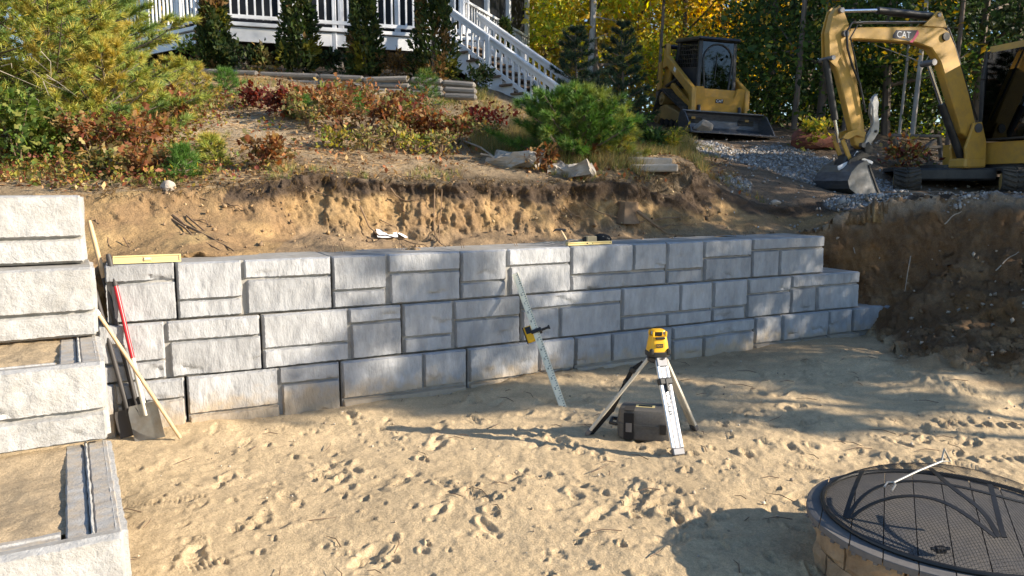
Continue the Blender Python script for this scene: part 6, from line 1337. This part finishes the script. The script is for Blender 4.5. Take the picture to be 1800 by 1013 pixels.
# oak seedlings and other low shrubs on the slope
OAK = [(488, 300, .42, .30, 'copper', 'round copper oak seedling alone on the bare slope'), (170, 292, .50, .42, 'redmix', 'red and green oak shrub at the left above the block wall'), (232, 282, .48, .42, 'copper', 'copper oak shrub in the middle of the left thicket'), (120, 282, .45, .35, 'redmix', 'reddish oak shrub beside the green maple sapling'), (285, 262, .50, .42, 'copper', 'orange oak shrub at the right end of the left thicket'), (322, 236, .45, .38, 'redmix', 'rusty oak shrub bordering the sandy path'), (250, 240, .45, .40, 'copper', 'rust coloured oak shrub under the pine boughs'), (290, 205, .40, .36, 'redmix', 'small red oak shrub below the porch corner'), (205, 312, .28, .25, 'weeds', 'low straggly plant on the bank edge at the left'), (265, 318, .26, .25, 'copper', 'low copper seedling beside the white stone'),
 (495, 212, .42, .36, 'darkred', 'dark red low shrub at the left end of the slope thicket'), (530, 206, .45, .38, 'copper', 'copper oak shrub at the upper left of the slope thicket'), (565, 218, .5, .42, 'redmix', 'mixed red and green oak shrub on the slope'), (602, 232, .55, .45, 'copper', 'tall copper oak shrub near the thicket centre'), (640, 246, .62, .48, 'copper', 'bright orange oak shrub at the thicket front'), (684, 250, .60, .46, 'redmix', 'orange and yellow oak shrub at the thicket front'), (722, 246, .55, .42, 'copper', 'copper oak shrub below the deck timbers'), (585, 195, .42, .38, 'redmix', 'oak shrub high on the slope below the second arborvitae'), (640, 205, .45, .4, 'copper', 'oak shrub high on the slope below the narrow arborvitae'), (694, 212, .5, .4, 'redmix', 'oak shrub high on the slope below the large arborvitae'), (765, 252, .5, .42, 'copper', 'orange oak shrub at the right end of the thicket'), (808, 262, .38, .32, 'redmix', 'small red oak shrub right of the thicket'), (848, 244, .40, .34, 'darkred', 'dark red shrub in the dry grass below the stairs'), (935, 306, .32, .24, 'copper', 'copper oak seedling growing against the broken concrete'), (470, 196, .35, .3, 'darkred', 'dark red seedling beside the sandy path'), (1040, 292, .2, .18, 'copper', 'tiny copper seedling right of the pale concrete slab')]
for i, (px, py, h, R, pal, lb) in enumerate(OAK): shrub(lb, hit(px+9*((i*5)%4-1.5), py+5*((i*3)%3-1)), h*.82*(1+.2*((i*3)%4-1.5)/1.5), R*.95*(1+.25*((i*7)%5-2)/2), pal, 270, .066, 500+i, T_OAK, nst=5+i%4)
WEED = [(600, 262, 'weedy green plants at the foot of the copper thicket'), (660, 274, 'yellow green weeds in front of the orange oak shrub'), (705, 272, 'leafy yellow weeds below the deck timbers'), (745, 272, 'bright yellow green weeds at the right of the thicket'), (790, 280, 'pale weeds beside the fallen sticks'), (555, 242, 'green weeds on the left side of the thicket'), (730, 215, 'tall seedy weeds below the large arborvitae'), (770, 225, 'tall dry weeds left of the stair foot'), (870, 268, 'grassy weeds uphill of the long concrete slab'), (1200, 250, 'dry weeds in front of the loader')]
for i, (px, py, lb) in enumerate(WEED): shrub(lb, hit(px+12*((i*3)%3-1), py-6*(i%3)), .22+.05*(i%3), .24, 'weeds' if i % 3 else 'yellowgreen', 170, .05, 700+i, T_RH, 'weed_clump', 'weeds', None, 10, .3)
for i, (px, py, h, lb) in enumerate([(35, 300, .8, 'green maple sapling at the left edge above the wall'), (92, 285, .55, 'small green maple sapling right of the larger one'), (-25, 270, .9, 'green maple sapling cut by the left picture edge')]): shrub(lb, hit(px, py), h, h*.6, 'sapling', 650, .075, 800+i, T_OAK, 'maple_sapling', 'sapling')

# stuff on the slope: leaf litter, grass, low cover
def hill_pts(n, seed, x0, x1, y0, y1, cond):
    r = np.random.default_rng(seed); x = r.uniform(x0, x1, n); y = r.uniform(y0, y1, n); k = cond(x, y, r); x, y = x[k], y[k]; return np.c_[x, y, base(x, y)], r
def uphill(x, y): return (y > bank_y(x)+.03)
P, r = hill_pts(30000, 61, -9, 3.5, 6.8, 15.2, lambda x, y, r: uphill(x, y) & (fbm(x*.9, y*.9, 0., 3, 62)+.35*r.normal(size=len(x)) > -.05) & ~((np.exp(-((x-(-4.6+.28*(y-8)))/.9)**2) > .5) & (y > 9.8) & (r.random(len(x)) < .8)))
P[:, 2] += .012; V, F, c = leaves(P, .055, 'litter', r, T_RH, .85); o = put('leaf_litter', mesh_np('leaf_litter', V, F, c), M['litter']); o['kind'] = 'stuff'; o['label'] = 'fallen brown leaves scattered over the slope'; o['category'] = 'leaf litter'
P, r = hill_pts(26000, 63, -9, -2.4, 7.0, 13.5, lambda x, y, r: uphill(x, y) & (x < -2.9-.33*(y-7.6)+.5*r.normal(size=len(x))) & (fbm(x*1.4, y*1.4, 0., 3, 64) > -.25))
P[:, 2] += r.random(len(P))*.16; V, F, c = leaves(P, .05, 'redmix', r, T_RH, .6); V2, F2, c2 = leaves(P[::3]+(.02, 0, .02), .05, 'yellowgreen', r, T_RH, .6); V, F, c = joinm([(V, F, c), (V2, F2, c2)]); o = put('ground_cover', mesh_np('ground_cover', V, F, c), M['leaf']); o['kind'] = 'stuff'; o['label'] = 'low red and green ground cover on the left slope'; o['category'] = 'ground cover'
def grass(name, label, P, r, h, pal):
    Dv = np.zeros((len(P), 3)); Dv[:, 2] = 1; V, F, c = needles(P, Dv, 7, h, .006, pal, r, .42); o = put(name, mesh_np(name, V, F, c), M['litter']); o['kind'] = 'stuff'; o['label'] = label; o['category'] = 'grass'
P, r = hill_pts(16000, 65, -7, 3.6, 7.5, 15, lambda x, y, r: uphill(x, y) & (fbm(x*1.1, y*1.1, 0., 3, 66) > .12)); grass('dry_grass', 'thin dry grass on the slope', P, r, .09, 'weeds')
P, r = hill_pts(9000, 67, -.8, 3.2, 10.0, 14.8, lambda x, y, r: uphill(x, y) & (fbm(x*.9+4, y*.9, 0., 3, 68) > -.1)); grass('tall_grass', 'taller grass below the stairs and round the young pine', P, r, .24, 'weeds')
P, r = hill_pts(5000, 69, -4, 3.4, 7.2, 10.4, lambda x, y, r: np.abs(y-bank_y(x)-.05) < .14); P[:, 1] -= .03; Dv = np.zeros((len(P), 3)); Dv[:, 1] = -.9; Dv[:, 2] = -.75; V, F, c = needles(P+(0, -.04, .01), Dv, 5, .13, .005, 'brown', r, .55); o = put('root_fringe', mesh_np('root_fringe', V, F, c*.55), M['litter']); o['kind'] = 'stuff'; o['label'] = 'fine dead roots hanging from the bank edge'; o['category'] = 'roots'
P, r = hill_pts(26000, 76, -8, 3.6, 7.0, 14.8, lambda x, y, r: uphill(x, y) & (fbm(x*1.3+7, y*1.3, 0., 3, 77) > -.2)); Dv = r.normal(size=(len(P), 3)); Dv[:, 2] *= .12; V, F, c = needles(P+(0, 0, .012), Dv*2, 2, .11, .006, 'straw', r, .2); o = put('pine_straw', mesh_np('pine_straw', V, F, c), M['litter']); o['kind'] = 'stuff'; o['label'] = 'dry pine needles and straw on the slope'; o['category'] = 'pine straw'
# fallen sticks
for i, (a, b, lb) in enumerate([((818, 262), (872, 284), 'long pale fallen stick pointing at the concrete slab'), ((800, 255), (845, 262), 'short pale stick above the long one'), ((845, 285), (880, 292), 'grey stick touching the concrete slab')]):
    pa, pb = hit(*a)+(0, 0, .10), hit(*b)+(0, 0, .04); g = G(); g.tube([pa, (pa+pb)/2+(0, 0, .03), pb], [.012, .014, .008], 6); tag(put('fallen_stick', g.mesh('fallen_stick', True), M['dead_twig']), lb, 'stick')
# gravel and pebbles
def stones(name, label, P, s, pal, r, cat):
    T = np.array([(1, 0, 0), (-1, 0, 0), (0, 1, 0), (0, -1, 0), (0, 0, 1), (0, 0, -1.)]); F = np.array([(0, 2, 4), (2, 1, 4), (1, 3, 4), (3, 0, 4), (2, 0, 5), (1, 2, 5), (3, 1, 5), (0, 3, 5)]); n = len(P)
    ex, ey, ez = frames(n, r, .2); sc_ = s*np.exp(.35*r.normal(size=n)); J = T[None]*(1+.25*r.normal(size=(n, 6, 1)))*np.array([1, .8, .65]); V = P[:, None]+sc_[:, None, None]*(J[..., :1]*ex[:, None]+J[..., 1:2]*ey[:, None]+J[..., 2:]*ez[:, None])
    pal = np.array(pal); c = pal[r.integers(0, len(pal), n)]*(1+.2*r.normal(size=(n, 1))).clip(.5, 1.6); o = put(name, mesh_np(name, V.reshape(-1, 3), (F[None]+6*np.arange(n)[:, None, None]).reshape(-1, 3), np.repeat(c, 6, 0)), M['stones']); o['kind'] = 'stuff'; o['label'] = label; o['category'] = cat
P, r = hill_pts(60000, 71, 2.4, 9.5, 10.0, 16.5, lambda x, y, r: (gs(x, y)*.95+.012 > r.random(len(x)))); P[:, 2] += .012
stones('gravel', 'loose grey gravel on the track below the loader', P, .022, [(.34, .335, .33), (.25, .24, .23), (.42, .41, .40), (.20, .18, .16), (.27, .21, .15)], r, 'gravel')
P, r = hill_pts(420, 72, -2.4, 5, 3.0, 9.0, lambda x, y, r: (y < wall_y(x)-.1) & (np.hypot(x-fx0, y-fy0) > .7)); stones('pebbles', 'small pale pebbles scattered in the sand', P+(0, 0, .004), .010, [(.42, .34, .24), (.32, .26, .19), (.50, .44, .35)], r, 'pebbles')
P, r = hill_pts(700, 73, -3.4, 3.6, 6.2, 10.2, lambda x, y, r: (y > wall_y(x)+.5) & (y < bank_y(x)+.1)); stones('dirt_clods', 'clods of dirt behind the wall', P+(0, 0, .006), .020, [(.30, .20, .11), (.22, .15, .09), (.38, .27, .15)], r, 'clods')
P, r = hill_pts(1300, 78, -3.4, 3.4, 6.8, 10.4, lambda x, y, r: (np.abs(y-bank_y(x)+.22) < .24)); stones('bank_clods', 'clods and small stones stuck in the cut bank', P+(0, -.03, .02), .017, [(.34, .22, .11), (.22, .14, .08), (.12, .085, .055), (.45, .33, .18)], r, 'clods')
P, r = hill_pts(650, 74, 3.7, 8.2, 5.6, 11.2, lambda x, y, r: in_poly(x, y, PITP)); stones('slope_rubble', 'stones and clods on the excavated slope', P+(0, 0, .03), .024, [(.20, .14, .085), (.14, .09, .055), (.32, .27, .21)], r, 'rubble')
g = G(); r = np.random.default_rng(75)
for i in range(130):
    x, y = r.uniform(-2.4, 4.6), r.uniform(3.1, 8.0)
    if y > wall_y(x)-.15 or np.hypot(x-fx0, y-fy0) < .72: continue
    a = r.uniform(0, pi); L_ = r.uniform(.05, .22); z = gz(x, y)+.012; g.tube([(x, y, z), (x+cos(a)*L_*.5, y+sin(a)*L_*.5, z+.008), (x+cos(a+.2)*L_, y+sin(a+.2)*L_, z)], [.003, .003, .0012], 4)
o = put('sand_twigs', g.mesh('sand_twigs'), M['twig']); o['kind'] = 'stuff'; o['label'] = 'bits of root and twig in the sand'; o['category'] = 'twigs'

# ------------------------------------------------------------------ trees behind
def ga(px, Yd): 
    x = (px-900)/FPX*Yd; return np.array([x, Yd, gz(x, Yd)])
for i, (px, Yd, H, R, pal, nl, lb) in enumerate([
 (955, 24, 8.5, 2.6, 'olive', 5200, 'olive gold maple directly behind the porch corner'),
 (1045, 21.5, 7.0, 2.3, 'maple', 5200, 'yellow green maple behind the staircase foot'),
 (1120, 25, 9, 2.6, 'olive', 5000, 'bronze leaved maple behind the bluish young pine'),
 (1080, 29, 10, 3.0, 'maple', 4600, 'bright yellow green maple further back between the bronze ones'),
 (1195, 27, 9, 2.4, 'olive', 4600, 'golden brown maple rising behind the loader arm'),
 (1262, 31, 6.4, 2.1, 'gold', 2600, 'bright golden maple above the loader cab with sky showing through'),
 (1425, 18.5, 6.2, 1.9, 'green', 5400, 'deep green maple above the rusty stump'),
 (1540, 18.5, 7.0, 2.2, 'green', 5000, 'green maple behind the excavator stick'),
 (1700, 19, 7.5, 2.4, 'dark', 5000, 'dark tree behind the excavator boom'),
 (1830, 18, 7.0, 2.2, 'dark', 4600, 'dark tree behind the excavator cab')]):
    tree(lb, ga(px, Yd), H, R, pal, 900+i, int(nl*1.5), .085+.0022*Yd, 'maple_tree', None, 'bark', z0=.16, trunk_r=.11)
for i, (px, Yd, H, R, lb) in enumerate([(1345, 25.5, 11, 2.4, 'dark conifer right behind the loader'), (1405, 27, 13, 2.6, 'tall dark conifer between loader and excavator'), (1475, 25, 12, 2.5, 'dark conifer behind the excavator bucket'), (1620, 22, 10.5, 2.5, 'dark conifer behind the wooden rack'), (1760, 23, 11, 2.5, 'dark conifer behind the excavator cab')]):
    conifer(lb, ga(px, Yd), H, R, 'dark', 950+i, 5200, .24)
for (px, Yd, H, rr, lb, m) in [(1592, 16.4, 6, .055, 'slender pale trunk standing behind the excavator boom', 'pale_bark'), (1570, 17.2, 6, .035, 'thin grey trunk left of the pale trunk', 'pale_bark'), (1388, 17.6, 6.5, .07, 'dark straight trunk above the rusty stump', 'bark'), (1474, 17.4, 6.5, .05, 'dark thin trunk seen past the excavator stick', 'bark'), (1655, 16.8, 6.5, .06, 'dark trunk seen between boom and cab', 'bark'), (1150, 20.5, 6, .05, 'slim trunk left of the loader arm', 'bark'), (1032, 19.5, 5.5, .085, 'leaning grey trunk with broken limb behind the stairs', 'pale_bark')]:
    p = ga(px, Yd); t = thing('tree', lb, 'tree', p); r = np.random.default_rng(int(px)); zz = np.linspace(0, 1, 8); tb = [(np.c_[p[0]+.2*zz-.1*(zz-.5)**2, p[1]+0*zz, p[2]-.1+H*zz], np.linspace(rr, rr*.5, 8))]
    pts = []
    for k in range(9):
        z = r.uniform(.2, .95); c = np.array([p[0]+.2*z, p[1], p[2]+H*z]); d = r.normal(size=3); d[2] = abs(d[2])*.4; d /= np.linalg.norm(d); L_ = r.uniform(.5, 1.2); tb.append((np.array([c, c+d*L_]), [rr*.3, .004])); pts.append(c+d*L_*r.uniform(.3, 1.1, (26, 1))+r.normal(size=(26, 3))*.16)
    stems_obj('trunk', tb, M[m], t, 8); V, F, c = leaves(np.concatenate(pts), .13, 'gold', r, T_RH, .5); put('crown', mesh_np('crown', local(t, V), F, c), M['leaf'], t)
p = hit(1605, 300); shrub('red and yellow leaved bush in front of the wooden rack', at(1600, 308, 13.9)*np.array([1, 1, 0])+np.array([0, 0, gz(7.2, 13.9)]), .55, .5, 'redmix', 420, .08, 990, T_RH, 'autumn_bush')
shrub('low yellow leaved bush by the rusty stump', hit(1425, 262, 12, 20), .45, .4, 'yellowgreen', 300, .09, 991, T_RH, 'autumn_bush')
# understory and far wood
parts = []; r = np.random.default_rng(101)
for i in range(46):
    Yd = r.uniform(17.5, 27); px = r.uniform(930, 1950); x = (px-900)/FPX*Yd
    if px < 1150 and Yd < 21: continue
    H = r.uniform(1.2, 3.2); n = 900 if px < 1200 else 560; c = np.array([x, Yd, gz(x, Yd)+H*.45]); pts = c+r.normal(size=(n, 3))*np.array([.75, .75, H*.28]); pal = ['maple', 'olive', 'weeds'][i % 3] if px < 1200 else ['green', 'dark', 'maple', 'green'][i % 4]; parts.append(leaves(pts, .13, pal, r, T_RH, .45))
V, F, c = joinm(parts); o = put('undergrowth', mesh_np('undergrowth', V, F, c), M['leaf']); o['kind'] = 'stuff'; o['label'] = 'leafy undergrowth at the edge of the wood'; o['category'] = 'undergrowth'
parts = []; tb = []
for i in range(64):
    Yd = r.uniform(29, 52); x = r.uniform(-.55, .95)*Yd; p = np.array([x, Yd, gz(x, Yd)]); H = r.uniform(8, 14); px = 900+FPX*x/Yd
    pal = 'gold' if 1120 < px < 1330 and r.random() < .6 else ('olive' if px < 1150 and r.random() < .7 else ('dark' if px > 1320 else 'maple'))
    if 1225 < px < 1335: H = min(H, 3.2+.05*Yd)
    tb1, L1 = tree_parts(p, H, r.uniform(2.2, 3.4), pal, 2000+i, 2300, .28, z0=.12, trunk_r=.15); tb += tb1[:6]; parts.append(L1)
V, F, c = joinm(parts); o = put('forest_leaves', mesh_np('forest_leaves', V, F, c), M['leaf']); o['kind'] = 'stuff'; o['label'] = 'autumn wood reading as one mass behind everything'; o['category'] = 'wood'
g = G()
for P_t, rad in tb: g.tube(P_t, rad, 5)
o = put('forest_trunks', g.mesh('forest_trunks', True, False), M['bark']); o['kind'] = 'stuff'; o['label'] = 'trunks of the far autumn wood'; o['category'] = 'wood'
# trees beyond the right edge of the photograph: their shade falls on the wall, the slope and the machines
SH = [(13.4, 3.35, 8.3, .60, 2600, .62), (14.3, 3.95, 8.8, .75, 2000, .58), (13.4, 4.75, 7.4, .75, 2400, .55), (14.9, 5.2, 8.2, .95, 5200, .4), (12.4, 5.8, 6.6, .75, 2400, .55), (12.2, 6.9, 7.0, 1.2, 3800, .42), (16.5, 6.6, 8.0, 1.5, 3600, .2), (12.6, 8.6, 8.0, 1.7, 6000, .18), (17.5, 9.2, 9.4, 2.0, 3600, .18), (12.9, 10.5, 9.2, 1.7, 5200, .18), (15.2, 12.5, 13, 2.2, 6000, .18), (20, 11.3, 21, 3.2, 9000, .3), (24, 10.4, 23.5, 3.2, 8000, .4), (22, 12.9, 20, 2.8, 7000, .4), (15.5, 15.2, 12, 2.2, 5000, .18)]
for i, (x, y, H, R, nlf, z0_) in enumerate(SH):
    tree('tree just beyond the right picture edge, seen only by its dappled shade', (x, y, gz(x, y)), H-gz(x, y), R, 'green', 1100+i, nlf, .12, 'shade_tree', 'shade trees right of the view', 'bark', z0=z0_, trunk_r=.1)
